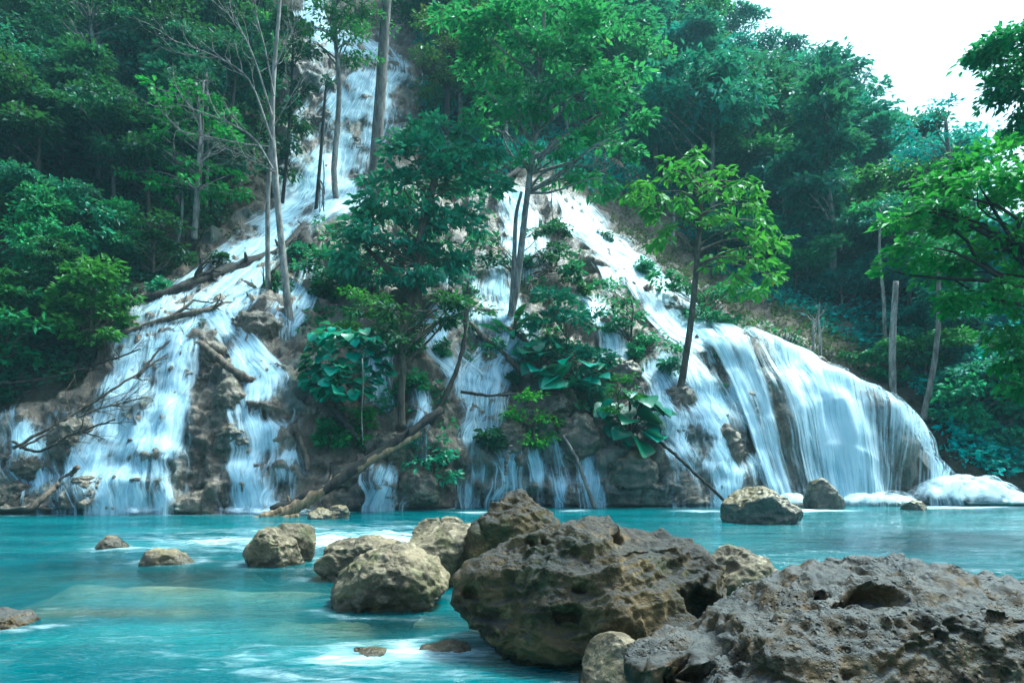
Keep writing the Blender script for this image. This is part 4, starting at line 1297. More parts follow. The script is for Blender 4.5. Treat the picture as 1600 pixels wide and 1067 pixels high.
# undergrowth: one mass of small leaves on the forest floor
def cover(name, label, region, n, L, leafm, seed, lift=0.35):
    rng = np.random.default_rng(seed)
    xs = [p[0] for p in region]; ys = [p[1] for p in region]
    x = rng.uniform(min(xs), max(xs), n * 3); y = rng.uniform(min(ys), max(ys), n * 3)
    ok = in_poly(x, y, region) & (y > ridge_row(x) + 1)
    x, y = x[ok][:n], y[ok][:n]
    g = sample(PG, x, y)
    keep = fbm(g * 0.55, 3, seed) > 0.42
    g = g[keep]
    rad = lift * (0.7 + 0.8 * rng.random(len(g)))
    g = g + np.array((0, -0.1, 0.15))
    v, f = leaf_cloud(rng, g, rad, 7, L, 0.6, outc=(0, 60, -20), tilt=0.7)
    return tag(obj(name, mesh_np(name, v, f, MAT[leafm])), label, 'undergrowth', kind='stuff')
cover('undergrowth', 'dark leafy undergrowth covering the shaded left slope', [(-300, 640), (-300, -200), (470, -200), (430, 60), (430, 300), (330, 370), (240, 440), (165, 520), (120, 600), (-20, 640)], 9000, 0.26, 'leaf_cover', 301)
cover('undergrowth', 'hazy green undergrowth covering the far slope', [(650, 30), (650, -200), (1000, -100), (1150, 110), (1350, 225), (1560, 410), (1900, 450), (1900, 740), (1500, 740), (1440, 650), (1380, 560), (1260, 520), (1120, 440), (1040, 330), (860, 275), (760, 280), (660, 250)], 12000, 0.32, 'leaf_hill_hazed', 302, 0.45)
cover('undergrowth', 'dry tangled undergrowth on the bare brown slope above the dome', [(890, 290), (1040, 310), (1130, 440), (1250, 500), (1360, 480), (1430, 600), (1300, 575), (1150, 530), (1000, 400)], 1500, 0.2, 'leaf_dry', 303, 0.3)

# ------------------------------------------------------------------ single trees, shrubs and broad leaved plants
def px_pts(pts, Y, dy=0.0):
    return np.array([at(p[0], p[1], Y + (p[2] if len(p) > 2 else 0) + dy) for p in pts])

def px_tree(label, trunk_px, Y, r0, r1, lobes, leafm, barkm, seed, name='tree', cat='tree', per=9, clump=0.55, n_per=60, L=0.19, flat=0.5, start=0.3, limb_n=None, extra_px=(), group=None, tilt=0.55, droop=0.25, width=0.26, parts=('trunk', 'crown')):
    """trunk and crown lobes given at their photo positions, all at distance Y (lobes may carry a depth offset)"""
    rng = np.random.default_rng(seed)
    tp = px_pts(trunk_px, Y)
    base = tp[0].copy()
    n = max(10, int(len(tp) * 5))
    trunk = smooth_path(tp - base, n)
    m = Y / F
    tr = np.linspace(r0 * m, r1 * m, n)
    tr[0] *= 1.35
    lb = []
    for q in lobes:
        dy = q[4] if len(q) > 4 else rng.uniform(-0.8, 0.8)
        c = at(q[0], q[1], Y + dy) - base
        lb.append((c, (q[2] * m, max(q[2], q[3]) * m * 0.85, q[3] * m), max(0.35, q[2] * q[3] * m * m / 0.75)))
    if lb:
        cen, rad = fill_lobes(rng, lb, per, clump)
    else:
        cen, rad, n_per = np.zeros((0, 3)), np.zeros(0), 0
    extra = [(smooth_path(px_pts(pts, Y) - base, 12), np.linspace(a * m, b * m, 12)) for pts, a, b in extra_px]
    return plant(name, label, cat, base, trunk, tr, cen, rad, n_per, L, leafm, barkm, seed, group, flat, start, limb_n, extra, 10, 0.12, tilt, droop, width, parts)

def gy(x, y, off=0.0):
    return float(ground(x, y)[1]) + off

def bare(T, rng, p, d, ln, r, lev, spread=0.5, up=0.12, n=3):
    """recursive leafless branching"""
    k = 7
    pts = [p]
    q = d.copy()
    for _ in range(k - 1):
        q = unit(q + rng.normal(size=3) * 0.12 + np.array((0, 0, up * 0.3)))
        pts.append(pts[-1] + q * ln / (k - 1))
    pts = np.array(pts)
    T.add(pts, np.linspace(r, r * 0.5, k), 5, cap=False)
    if lev > 0:
        for j in range(n + (lev > 1)):
            i = int(rng.integers(2, k))
            dd = unit(q + spread * rng.normal(size=3) * np.array((1, 0.8, 0.9)) + np.array((0, 0, up)))
            bare(T, rng, pts[i], dd, ln * rng.uniform(0.45, 0.75), r * 0.5, lev - 1, spread, up, n)

# big teal tree in the middle
px_tree('large dark teal leafed tree standing in the middle of the slope', [(652, 505), (648, 470), (655, 420), (662, 350), (680, 280), (695, 215)], gy(652, 500, -0.3), 13, 4,
        [(690, 215, 60, 26), (740, 245, 48, 26), (640, 232, 48, 24), (700, 285, 70, 28), (620, 290, 52, 26), (760, 295, 34, 22), (590, 330, 45, 26), (650, 345, 66, 28), (715, 350, 50, 26), (560, 375, 46, 26), (625, 395, 62, 26),
         (690, 400, 52, 24), (545, 415, 40, 20), (590, 440, 50, 20), (655, 440, 52, 20), (720, 420, 32, 18)],
        'leaf_teal', 'bark_brown', 401, per=10, clump=0.52, n_per=36, L=0.33, extra_px=[([(650, 480), (630, 450), (600, 415), (570, 385)], 8, 3)])
px_tree('small flat crowned dark tree below the large teal tree', [(628, 668), (627, 620), (630, 570), (626, 530), (632, 500)], gy(628, 662, -0.4), 6.5, 3,
        [(590, 490, 46, 14), (640, 505, 50, 14), (700, 500, 46, 14), (650, 530, 50, 12), (600, 520, 40, 12), (730, 480, 30, 12), (690, 470, 40, 12)],
        'leaf_dark', 'bark_brown', 402, per=12, clump=0.4, n_per=40, L=0.24)
px_tree('bright lime sapling above the heart leaved shrub', [(560, 640), (556, 580), (560, 520), (566, 470)], gy(560, 600, -0.5), 2.5, 1.2,
        [(550, 470, 32, 18), (575, 500, 30, 18), (545, 510, 26, 16), (590, 470, 20, 14)], 'leaf_bright', 'bark_grey', 403, per=14, clump=0.33, n_per=40, L=0.17)
# pale blotched tree, centre right
px_tree('tall pale blotched tree with a bright green crown right of centre', [(792, 520), (803, 470), (813, 400), (822, 320), (832, 240), (838, 170), (846, 90), (850, 20)], gy(795, 505, -0.4), 6.5, 2.5,
        [(860, 10, 66, 22), (790, 40, 56, 20), (925, 40, 56, 20), (745, 90, 50, 20), (840, 85, 56, 18), (905, 100, 62, 18), (975, 120, 44, 18), (770, 140, 56, 16), (880, 150, 62, 16), (950, 170, 56, 18), (820, 180, 50, 14), (985, 195, 32, 14), (760, 195, 40, 14),
         (925, 220, 60, 14), (860, 235, 46, 12), (970, 245, 36, 12), (900, 275, 46, 12), (945, 300, 30, 10), (720, 40, 46, 24)],
        'leaf_fresh', 'bark_pale', 404, per=11, clump=0.5, n_per=40, L=0.30, start=0.45,
        extra_px=[([(832, 250), (880, 225), (920, 190), (960, 170)], 3.5, 1.2), ([(834, 210), (870, 180), (905, 140)], 3, 1), ([(833, 220), (800, 190), (770, 150)], 3, 1), ([(828, 270), (850, 260), (885, 235)], 2.5, 0.8), ([(798, 500), (803, 420), (806, 340), (815, 300)], 5, 2.5)])
px_tree('straight pale tall trunk rising past the upper cascade out of view', [(582, 320), (588, 230), (594, 150), (600, 60), (606, -30), (612, -140), (620, -260)], gy(583, 300, -0.4), 9.5, 7,
        [(600, -210, 90, 40), (680, -190, 80, 40), (560, -260, 80, 40), (640, -280, 90, 40)], 'leaf_mid', 'bark_grey', 405, per=6, clump=0.7, n_per=46, L=0.24, start=0.75)
px_tree('thin pale trunk standing in front of the upper cascade', [(528, 335), (522, 270), (527, 200), (530, 130), (524, 60), (520, -20), (515, -120)], gy(528, 320, -0.5), 5, 2.5,
        [(520, 20, 50, 20), (550, 55, 40, 18), (500, -20, 50, 24), (565, -10, 50, 24), (560, 95, 30, 12), (480, 60, 30, 16), (575, 30, 40, 18), (535, 100, 24, 10)], 'leaf_fresh', 'bark_pale', 406, per=9, clump=0.5, n_per=44, L=0.2, start=0.5)
px_tree('dark leafy tree overlapping the left edge of the upper cascade', [(440, 330), (446, 270), (452, 200), (456, 120), (458, 60)], gy(440, 320, -0.8), 3, 1.6,
        [(452, 40, 36, 16), (470, 85, 30, 14), (440, 110, 36, 14), (474, 140, 26, 12), (448, 175, 32, 12), (440, 225, 30, 12), (468, 200, 18, 9), (440, 270, 26, 10)], 'leaf_dark', 'bark_dark', 417, per=12, clump=0.42, n_per=36, L=0.26)
px_tree('thin dark crooked trunk left of the pale one in the upper cascade', [(492, 350), (497, 290), (503, 220), (508, 150), (512, 130)], gy(494, 340, -0.5), 3.2, 1.6,
        [(500, 345, 14, 8), (512, 130, 10, 6)], 'leaf_dark', 'bark_dark', 407, per=6, clump=0.25, n_per=30, L=0.16)
px_tree('autumn tinted sparse tree beside the tall pale trunk', [(700, 250), (698, 180), (702, 110), (712, 50), (730, -10)], gy(700, 230, -0.6), 5, 2.5,
        [(672, 40, 30, 30), (700, 75, 30, 24), (735, 40, 40, 26), (668, 100, 26, 22), (712, 125, 32, 20), (680, 150, 26, 16), (760, 90, 30, 22), (745, 140, 26, 16)], 'leaf_autumn', 'bark_dark', 408, per=8, clump=0.5, n_per=34, L=0.22)
# leaning slender tree with big drooping leaves: every leaf a part
def big_leaf_mesh(name, L, W, mat, droop=0.25, heart=0.0, n=6):
    """pointed leaf along +X folded on its midrib"""
    v, f = [], []
    for i in range(n + 1):
        s = i / n
        w = W * (math.sin(math.pi * min(1, s * 0.92 + 0.05)) ** 0.8) * (1 + heart * (1 - s) * 1.2)
        x = L * s - heart * 0.18 * L * (1 - s) * 0
        z = -droop * L * s * s
        back = -heart * 0.22 * L * max(0, 1 - s * 4)
        v += [(x + back, w, z + w * 0.22), (x, 0, z), (x + back, -w, z + w * 0.22)]
    for i in range(n):
        a = i * 3
        f += [(a, a + 1, a + 4, a + 3), (a + 1, a + 2, a + 5, a + 4)]
    return mesh_np(name, v, f, mat, True)
def place_leaf(parent, me, p, dirv, roll, s, rng):
    from mathutils import Matrix, Vector
    x = Vector([float(c) for c in dirv]).normalized()
    y = Vector((0, 0, 1)).cross(x)
    y = y.normalized() if y.length > 1e-4 else Vector((0, 1, 0))
    z = x.cross(y)
    M = Matrix((x, y, z)).transposed().to_4x4()
    R = Matrix.Rotation(roll, 4, 'X')
    o = obj('leaf', me, parent)
    o.matrix_local = Matrix.Translation(Vector([float(c) for c in p])) @ M @ R @ Matrix.Scale(float(s), 4)
    return o
rng = np.random.default_rng(77)
Yt = gy(1064, 612, -0.3)
tp = px_pts([(1060, 622), (1068, 580), (1080, 500), (1088, 420), (1093, 350), (1096, 300)], Yt)
b0 = tp[0].copy()
leaf_tree = thing('broadleaf_tree', 'slender leaning tree with umbrella of drooping yellow green leaves', 'tree', b0)
T = Tubes()
m_ = Yt / F
T.add(smooth_path(tp - b0, 26), np.linspace(6.5 * m_, 3.2 * m_, 26), 8, 0.1, 3)
lmes = [big_leaf_mesh('leaf', 0.50, 0.12, MAT['leaf_lime'], 0.35), big_leaf_mesh('leaf', 0.44, 0.11, MAT['leaf_lime'], 0.5), big_leaf_mesh('leaf', 0.46, 0.11, MAT['leaf_bright'], 0.3)]
tips = [(1040, 262), (1005, 285), (985, 305), (1030, 300), (1060, 265), (1090, 250), (1120, 270), (1110, 300), (1060, 310), (1150, 285), (1180, 288), (1140, 310), (1075, 330), (1020, 335), (1130, 335), (1165, 320), (1185, 345), (1205, 370), (1180, 375), (1225, 382), (1160, 360), (1195, 405), (1100, 345), (1045, 350), (1140, 390), (1205, 430), (1170, 410), (1110, 400), (1030, 375), (1085, 285), (1010, 320), (1150, 430), (1185, 455)]
root_pts = smooth_path(tp - b0, 40)
nleaf = 0
for (tx, ty) in tips:
    e = at(tx, ty, Yt + rng.uniform(-1.1, 1.1)) - b0
    zc = np.clip(e[2] - 0.25 * abs(e[0] - root_pts[-1, 0]), root_pts[24, 2], root_pts[-1, 2])
    a = root_pts[int(np.argmin(np.abs(root_pts[:, 2] - zc)))]
    br = smooth_path([a, a * 0.55 + e * 0.45 + np.array((0, 0, 0.25)), e], 9)
    T.add(br, np.linspace(2.0 * m_, 0.7 * m_, 9), 5, cap=False)
    for q in range(9):
        az = rng.uniform(0, 6.283)
        dv = np.array((math.cos(az), math.sin(az), rng.uniform(-0.75, 0.15)))
        pp = e + dv * 0.06 + rng.normal(size=3) * 0.07
        place_leaf(leaf_tree, lmes[int(rng.integers(0, 3))], pp, dv, rng.normal() * 0.4, rng.uniform(0.7, 1.15), rng)
        nleaf += 1
obj('trunk', T.mesh('trunk', MAT['bark_brown']), leaf_tree)
cen = np.array([at(tx + rng.normal() * 9, ty + rng.normal() * 9, Yt + rng.uniform(-1.2, 1.2)) - b0 for (tx, ty) in tips for _ in range(2)])
v_, f_ = leaf_cloud(rng, cen, np.full(len(cen), 0.40), 15, 0.34, 0.4, width=0.24, droop=0.6)
obj('crown', mesh_np('crown', v_, f_, MAT['leaf_lime']), leaf_tree)['kind'] = 'stuff'

# leafless pale tree on the left
rng = np.random.default_rng(12)
Yb = gy(452, 500, -0.4)
b0 = at(453, 505, Yb)
bt = thing('bare_tree', 'leafless pale twin stemmed tree with fine grey twigs beside the cascade', 'tree', b0)
T = Tubes()
m_ = Yb / F
t1 = smooth_path(px_pts([(453, 508), (446, 440), (438, 360), (430, 275), (425, 190), (429, 100), (436, 20), (440, -60)], Yb) - b0, 34)
T.add(t1, np.linspace(6.5 * m_, 2.2 * m_, 34), 8, 0.15, 5)
t2 = smooth_path(px_pts([(419, 450), (418, 380), (419, 300), (424, 220), (427, 180)], Yb, 0.2) - b0, 20)
T.add(t2, np.linspace(4.2 * m_, 2.8 * m_, 20), 8, 0.15, 6)
for pts, r in [([(427, 265), (395, 215), (340, 185), (285, 165)], 2.6), ([(425, 220), (392, 130), (350, 95), (290, 70)], 2.6), ([(425, 180), (400, 100), (372, 40), (330, 0)], 2.4), ([(428, 110), (450, 60), (470, 20)], 1.6), ([(424, 230), (380, 225), (330, 215), (275, 205)], 2.0),
               ([(428, 150), (415, 80), (400, 20), (395, -40)], 2.0), ([(426, 200), (455, 150), (478, 110)], 1.6), ([(430, 270), (402, 255), (360, 235)], 1.8)]:
    br = smooth_path(px_pts(pts, Yb, rng.uniform(-0.6, 0.6)) - b0, 12)
    T.add(br, np.linspace(r * 0.75 * m_, r * 0.25 * m_, 12), 5, cap=False)
    for k in range(3, 12):
        dv = unit(br[k] - br[k - 2] + rng.normal(size=3) * 0.10)
        bare(T, rng, br[k], unit(dv + rng.normal(size=3) * 0.45), rng.uniform(0.7, 1.4), r * 0.26 * m_, 2, 0.45, 0.1, 2)
obj('trunk', T.mesh('trunk', MAT['bark_pale']), bt)

# left slope individuals
px_tree('crooked pale trunk against the darkest part of the left slope', [(166, 228), (164, 180), (156, 130), (148, 80), (140, 30)], gy(166, 215, -0.8), 5.5, 2.5,
        [(120, 40, 60, 20), (170, 60, 50, 18), (110, 80, 40, 14), (190, 20, 50, 20), (150, 0, 70, 24)], 'leaf_dark', 'bark_pale', 410, per=8, clump=0.5, n_per=50, L=0.2, extra_px=[([(152, 100), (130, 70), (110, 30)], 3, 1.2)])
px_tree('tree of flat bright green tiers reaching towards the bare tree', [(303, 375), (306, 320), (311, 250), (312, 190), (306, 130)], gy(303, 360, -1.6), 4, 2,
        [(262, 135, 46, 9), (310, 160, 52, 9), (250, 175, 52, 9), (345, 185, 46, 9), (290, 205, 62, 9), (235, 215, 40, 8), (345, 225, 56, 9), (280, 245, 66, 9), (330, 265, 50, 9), (240, 280, 46, 9), (300, 300, 66, 10), (355, 300, 36, 9)],
        'leaf_bright', 'bark_pale', 411, per=13, clump=0.42, n_per=36, L=0.25, flat=0.28)
for k_, (x0, y0, x1, y1, lab) in enumerate([(305, 380, 318, 130, 'thin pale pole stem behind the tiered bright tree'), (322, 330, 322, 110, 'second thin pole stem right of the tiered bright tree'), (350, 180, 358, 90, 'short faint stem near the bare twigs'), (278, 380, 285, 300, 'slim grey stem low on the left slope')]):
    px_tree(lab, [(x0, y0), ((x0 + x1) / 2 + 3, (y0 + y1) / 2), (x1, y1)], gy(x0, y0, -0.6), 2.6, 1.5, [(x1, y1, 22, 8)], 'leaf_dark', 'bark_pale', 420 + k_, per=6, clump=0.35, n_per=30, L=0.18)
SHRUBS = [
    ('bright green leafy shrub hanging over the left brushwood', 140, 560, [(140, 440, 46, 22), (105, 470, 42, 22), (170, 475, 42, 22), (130, 500, 50, 20), (185, 500, 26, 14), (150, 525, 36, 12), (95, 510, 30, 16), (160, 415, 30, 14)], 'leaf_bright', -1.6, 0.2),
    ('teal green shrub above the bright shrub on the left', 110, 440, [(90, 330, 52, 24), (140, 340, 44, 22), (60, 375, 46, 24), (120, 385, 56, 24), (165, 380, 30, 20), (80, 300, 40, 16)], 'leaf_teal', -1.4, 0.2),
    ('leafy shrub at the far left edge over the dark bank', 10, 600, [(20, 470, 36, 22), (40, 510, 40, 20), (0, 540, 40, 22), (-30, 500, 40, 26), (30, 560, 26, 14)], 'leaf_mid', -1.0, 0.19),
    ('dark shrub between bright shrub and white cascade', 240, 430, [(230, 380, 40, 20), (265, 400, 36, 16), (215, 415, 30, 14), (250, 350, 36, 16)], 'leaf_dark', -0.7, 0.18),
    ('dark feathery shrub high on the left edge', 20, 400, [(10, 250, 40, 26), (35, 290, 40, 22), (-20, 320, 50, 30), (40, 220, 36, 20)], 'leaf_dark', -1.0, 0.2),
    ('dense teal shrub draping the slope right of centre', 880, 640, [(860, 470, 40, 20), (900, 500, 42, 22), (850, 510, 40, 22), (880, 545, 52, 24), (920, 560, 34, 20), (840, 560, 34, 20), (895, 590, 48, 20), (930, 610, 30, 16), (870, 600, 30, 14)], 'leaf_teal', -0.9, 0.19),
    ('trailing small leaved creeper over the rock by the logs', 680, 790, [(675, 690, 40, 14), (700, 715, 30, 14), (660, 725, 24, 14), (690, 745, 24, 10), (650, 700, 18, 10)], 'leaf_teal', -0.5, 0.14),
    ('pale lime small shrub beside the crossed branches', 830, 700, [(822, 625, 26, 14), (850, 655, 22, 12), (800, 650, 16, 8), (865, 685, 20, 8), (835, 690, 18, 7)], 'leaf_lime', -0.5, 0.13),
    ('low green bushes under the white chute', 960, 520, [(945, 450, 26, 12), (965, 480, 30, 14), (990, 500, 30, 12), (1015, 530, 26, 10), (960, 510, 24, 10), (1045, 545, 30, 9)], 'leaf_mid', -0.5, 0.16),
    ('green thicket at the foot of the slender leaning tree', 1110, 560, [(1095, 500, 30, 18), (1120, 530, 30, 16), (1080, 540, 26, 12), (1140, 505, 30, 16), (1060, 450, 30, 16), (1110, 460, 36, 18), (1160, 460, 36, 18), (1030, 430, 26, 12)], 'leaf_mid', -0.4, 0.17),
    ('small shrub on the rock left of the middle cascade', 560, 720, [(570, 665, 14, 8), (560, 680, 10, 6), (575, 645, 10, 6)], 'leaf_bright', -0.4, 0.13),
    ('leafy shrub above the teal tree roots beside the earthy rock', 500, 450, [(500, 400, 30, 14), (525, 430, 30, 14), (480, 420, 20, 10), (540, 460, 26, 12)], 'leaf_mid', -0.5, 0.16),
    ('dark shrub clinging behind the pale blotched tree', 770, 470, [(750, 380, 26, 14), (770, 410, 30, 14), (740, 430, 26, 12), (860, 400, 36, 16), (880, 430, 30, 14), (850, 360, 30, 12)], 'leaf_dark', -0.6, 0.18),
    ('green shrub under the pale broken trunk', 1400, 640, [(1380, 590, 36, 18), (1420, 600, 34, 18), (1440, 570, 36, 20), (1410, 560, 36, 18), (1350, 560, 34, 16)], 'leaf_mid', 0.2, 0.2),
    ('green bush right of the great curtain', 1530, 740, [(1500, 650, 36, 22), (1540, 680, 40, 24), (1480, 620, 30, 20), (1580, 650, 46, 26), (1520, 610, 40, 22), (1500, 700, 26, 16), (1600, 700, 50, 28)], 'leaf_mid', -0.3, 0.22),
]
for k_, (lab, bx_, by_, lobes, lm, off, L_) in enumerate(SHRUBS):
    yb = gy(bx_, min(by_, float(base_row(bx_)) - 3), 0)
    cy_ = np.mean([q[1] for q in lobes])
    Yc = float(depth(np.mean([q[0] for q in lobes]), cy_ + 30)) + off
    mx = np.mean([q[0] for q in lobes])
    px_tree(lab, [(mx, cy_ + 40), (mx, cy_ + 10), (mx + 3, cy_ - 20)], Yc, 2.2, 1.2, [(*q, rngF.uniform(-0.4, 0.4)) for q in lobes], lm, 'bark_brown', 440 + k_, name='shrub', cat='shrub', per=13, clump=0.38, n_per=36, L=L_ * 1.4, start=0.0, parts=('stem', 'foliage'))

# small plants clinging to the rock between the falls
def rock_plants(label, region, n, L, leafm, seed):
    rng = np.random.default_rng(seed)
    xs = [p[0] for p in region]; ys = [p[1] for p in region]
    x = rng.uniform(min(xs), max(xs), n * 3); y = rng.uniform(min(ys), max(ys), n * 3)
    ok = in_poly(x, y, region)
    x, y = x[ok][:n], y[ok][:n]
    wet = np.zeros(len(x), bool)
    for _, rows in FALLS:
        r = np.array(rows, float)
        wet |= (y > r[0, 0]) & (y < r[-1, 0]) & (x > np.interp(y, r[:, 0], r[:, 1]) + 4) & (x < np.interp(y, r[:, 0], r[:, 2]) - 4)
    x, y = x[~wet], y[~wet]
    g = sample(PG, x, y)
    g = g[fbm(g * 0.7, 3, seed) > 0.5] + np.array((0, -0.08, 0.02))
    v, f = leaf_cloud(rng, g, 0.22 * (0.6 + 0.9 * rng.random(len(g))), 9, L, 0.7, outc=(0, 60, -10), droop=0.5, tilt=0.7)
    return tag(obj('ground_cover', mesh_np('ground_cover', v, f, MAT[leafm])), label, 'ground cover', kind='stuff')
rock_plants('small ferns and creepers on the rock in the middle of the slope', [(455, 380), (700, 330), (860, 330), (960, 480), (1010, 560), (960, 700), (760, 660), (560, 700), (480, 600)], 1500, 0.22, 'leaf_mid', 311)
rock_plants('mossy tufts and seedlings along the left cascade edges', [(150, 620), (170, 520), (330, 370), (440, 330), (500, 420), (460, 560), (400, 600), (300, 560), (200, 640)], 500, 0.18, 'leaf_cover', 312)
rock_plants('green tufts on the rocks beside the lacy apron', [(960, 520), (1100, 470), (1250, 540), (1180, 640), (1040, 620)], 420, 0.2, 'leaf_mid', 313)
G_ROCK = 'small bushes clinging to the tufa rock'
rb = [bush('rock_bush', 'small teal bush on the tufa rock', 351, 1.3, 0.8, 'leaf_teal', 0.22, 22, 26, G_ROCK), bush('rock_bush', 'small green bush on the tufa rock', 352, 1.2, 0.9, 'leaf_mid', 0.2, 22, 26, G_ROCK), bush('rock_bush', 'small dark bush on the tufa rock', 353, 1.4, 0.8, 'leaf_dark', 0.2, 22, 26, G_ROCK)]
RB = [(472, 420, 'beside the pale twin stems'), (505, 470, 'above the heart leaved shrub'), (590, 560, 'left of the small flat crowned tree'), (600, 640, 'at the foot of the flat crowned tree'), (520, 700, 'below the diagonal dark log'), (735, 470, 'beside the brown log by the thin veil'), (770, 560, 'behind the leaning dark stem'), (690, 560, 'right of the flat crowned tree'),
      (800, 600, 'left of the crossed branches'), (940, 640, 'left of the huge heart shaped leaves'), (910, 470, 'above the narrow strand'), (870, 370, 'under the small high fall'), (820, 430, 'behind the pale blotched trunk'), (990, 560, 'above the lacy apron'), (1040, 590, 'left of the slender leaning tree base'), (1130, 570, 'right of the slender leaning tree base'),
      (440, 470, 'above the bell cascade'), (350, 430, 'below the long dark fallen trunk'), (260, 470, 'at the low end of the fallen trunk'), (650, 620, 'above the trailing creeper'), (760, 700, 'beside the narrow middle fall'), (1000, 440, 'below the white chute'), (640, 560, 'in the middle of the bare rock'), (560, 430, 'under the left side of the teal tree'), (720, 300, 'behind the top of the teal tree'), (670, 200, 'at the right edge of the upper cascade'),
      (450, 260, 'at the left edge of the upper cascade'), (460, 170, 'high beside the upper cascade'), (640, 330, 'between the upper cascade and the teal tree'), (940, 380, 'on the bare earth beside the chute')]
for k_, (x, y, w) in enumerate(RB):
    src = rb[k_ % 3]
    word = ('small teal bush', 'small green bush', 'small dark bush')[k_ % 3]
    g = ground(x, y) + np.array((0, -0.15, 0))
    sc_ = rngF.uniform(0.55, 1.0)
    if k_ < 3:
        src.location = [float(c) for c in g]; src.scale = (sc_,) * 3; src['label'] = f'{word} {w}'
    else:
        dup(src, g, rngF.uniform(0, 6.28), sc_, f'{word} {w}')

# broad leaved plants: every leaf a part
def broad_plant(name, label, px, py, Y, L, W, leafm, n, rx, ry, seed, heart, stalk=True, droop=0.3, up=(-0.6, 0.25)):
    rng = np.random.default_rng(seed)
    b = at(px, py, Y)
    root = thing(name, label, 'plant', b)
    ms = [big_leaf_mesh('leaf', L, W, MAT[leafm], droop, heart, 7), big_leaf_mesh('leaf', L * 0.8, W * 0.85, MAT[leafm], droop * 1.3, heart, 7)]
    T = Tubes()
    m = Y / F
    for k in range(n):
        a = rng.uniform(0, 6.283); q = rng.random() ** 0.5
        e = np.array((math.cos(a) * q * rx * m, -abs(math.sin(a)) * min(rx, ry) * m * (0.3 + 0.7 * rng.random()), (rng.uniform(-0.2, 1.0) if q < .6 else math.sin(a) * q * 0.9 + 0.3) * ry * m))
        dv = unit(np.array((e[0] * 0.8 + rng.normal() * 0.25, -0.7 + rng.normal() * 0.3, rng.uniform(*up))))
        place_leaf(root, ms[k % 2], e, dv, rng.normal() * 0.3, rng.uniform(0.7, 1.2), rng)
        if stalk:
            T.add(smooth_path([np.array((0, 0.1, -ry * m * 0.4)), e * 0.5 + np.array((0, 0, 0.1)), e], 6), np.linspace(0.03, 0.015, 6), 5, cap=False)
    if stalk:
        obj('stalks', T.mesh('stalks', MAT['bark_brown']), root)['kind'] = 'stuff'
    return root
broad_plant('taro_plant', 'glossy plant with huge heart shaped leaves at the edge of the lacy apron', 985, 665, gy(985, 660, -0.7), 0.85, 0.30, 'leaf_broad', 34, 42, 45, 501, 0.9)
broad_plant('taro_plant', 'big leaved plant half hidden under the dense teal shrub', 900, 590, gy(900, 590, -1.6), 0.75, 0.27, 'leaf_broad', 16, 40, 26, 502, 0.9)
broad_plant('taro_plant', 'big leaved plant near the foot of the pale blotched tree', 842, 570, gy(842, 570, -1.2), 0.7, 0.25, 'leaf_broad', 12, 30, 40, 503, 0.9)
broad_plant('banana_plant', 'plant with long strap leaves at the foot of the pale blotched tree', 802, 520, gy(800, 520, -1.2), 1.1, 0.16, 'leaf_mid', 12, 24, 24, 504, 0.0, True, 0.35, (-0.1, 0.7))
broad_plant('heart_leaf_shrub', 'mounded shrub of heart shaped teal leaves above the diagonal dark log', 545, 590, gy(545, 590, -1.3), 0.36, 0.16, 'leaf_broad', 290, 68, 62, 505, 0.8, False)
px_tree('yellow flowered thin shrub behind the huge heart shaped leaves', [(965, 690), (968, 660), (965, 620)], gy(965, 660, -0.9), 2, 1, [(960, 615, 20, 12), (975, 595, 22, 10), (950, 640, 16, 8), (985, 620, 16, 8)], 'leaf_lime', 'bark_brown', 470, name='shrub', cat='shrub', per=14, clump=0.25, n_per=30, L=0.13, parts=('stem', 'foliage'))

# overhanging trees on the right, nearer to the viewer
px_tree('bright leafy tree overhanging the pool from the right edge', [(1760, 900), (1740, 760), (1700, 600), (1660, 480), (1600, 405)], 15.5, 16, 7,
        [(1470, 290, 60, 34), (1540, 300, 60, 40), (1600, 330, 70, 44), (1430, 350, 50, 34), (1500, 360, 66, 38), (1580, 400, 66, 40), (1420, 410, 46, 30), (1480, 430, 60, 34), (1550, 470, 60, 36), (1620, 480, 60, 50), (1540, 250, 40, 24), (1600, 250, 50, 34), (1570, 540, 50, 34), (1620, 580, 50, 40), (1500, 480, 40, 24), (1660, 400, 80, 80), (1590, 610, 40, 22)],
        'leaf_bright', 'bark_dark', 601, per=17, clump=0.36, n_per=34, L=0.21, start=0.55, limb_n=26,
        extra_px=[([(1620, 430), (1570, 385), (1520, 355), (1470, 335), (1430, 330)], 5, 1.2), ([(1600, 405), (1560, 340), (1530, 290)], 4, 1.2), ([(1660, 480), (1590, 475), (1530, 460), (1480, 430)], 4, 1.2)])
px_tree('dark leafed branch end reaching in at the upper right corner', [(1790, 700), (1770, 400), (1720, 200), (1660, 110), (1600, 85)], 17.5, 14, 5,
        [(1590, 60, 34, 26), (1560, 100, 36, 26), (1610, 120, 50, 34), (1580, 150, 34, 20), (1640, 60, 50, 40), (1535, 85, 22, 14), (1600, 215, 34, 26), (1630, 180, 40, 30)],
        'leaf_mid', 'bark_dark', 602, per=30, clump=0.36, n_per=44, L=0.18, start=0.6, limb_n=24)
px_tree('feathery crowned tree against the white sky near the right edge', [(1520, 480), (1510, 400), (1490, 300), (1480, 220), (1478, 190)], 36, 5, 2.5,
        [(1470, 165, 26, 8), (1430, 205, 36, 10), (1500, 210, 36, 10), (1455, 240, 50, 14), (1535, 245, 26, 12), (1410, 240, 36, 12)], 'leaf_hill_hazed', 'bark_grey', 603, per=5, clump=0.65, n_per=40, L=0.24)
px_tree('pale peeling broken trunk right of the dome', [(1396, 625), (1394, 560), (1396, 500), (1400, 440)], gy(1397, 600, -1.2), 5.8, 4.2, [], 'leaf_mid', 'bark_pale', 604)
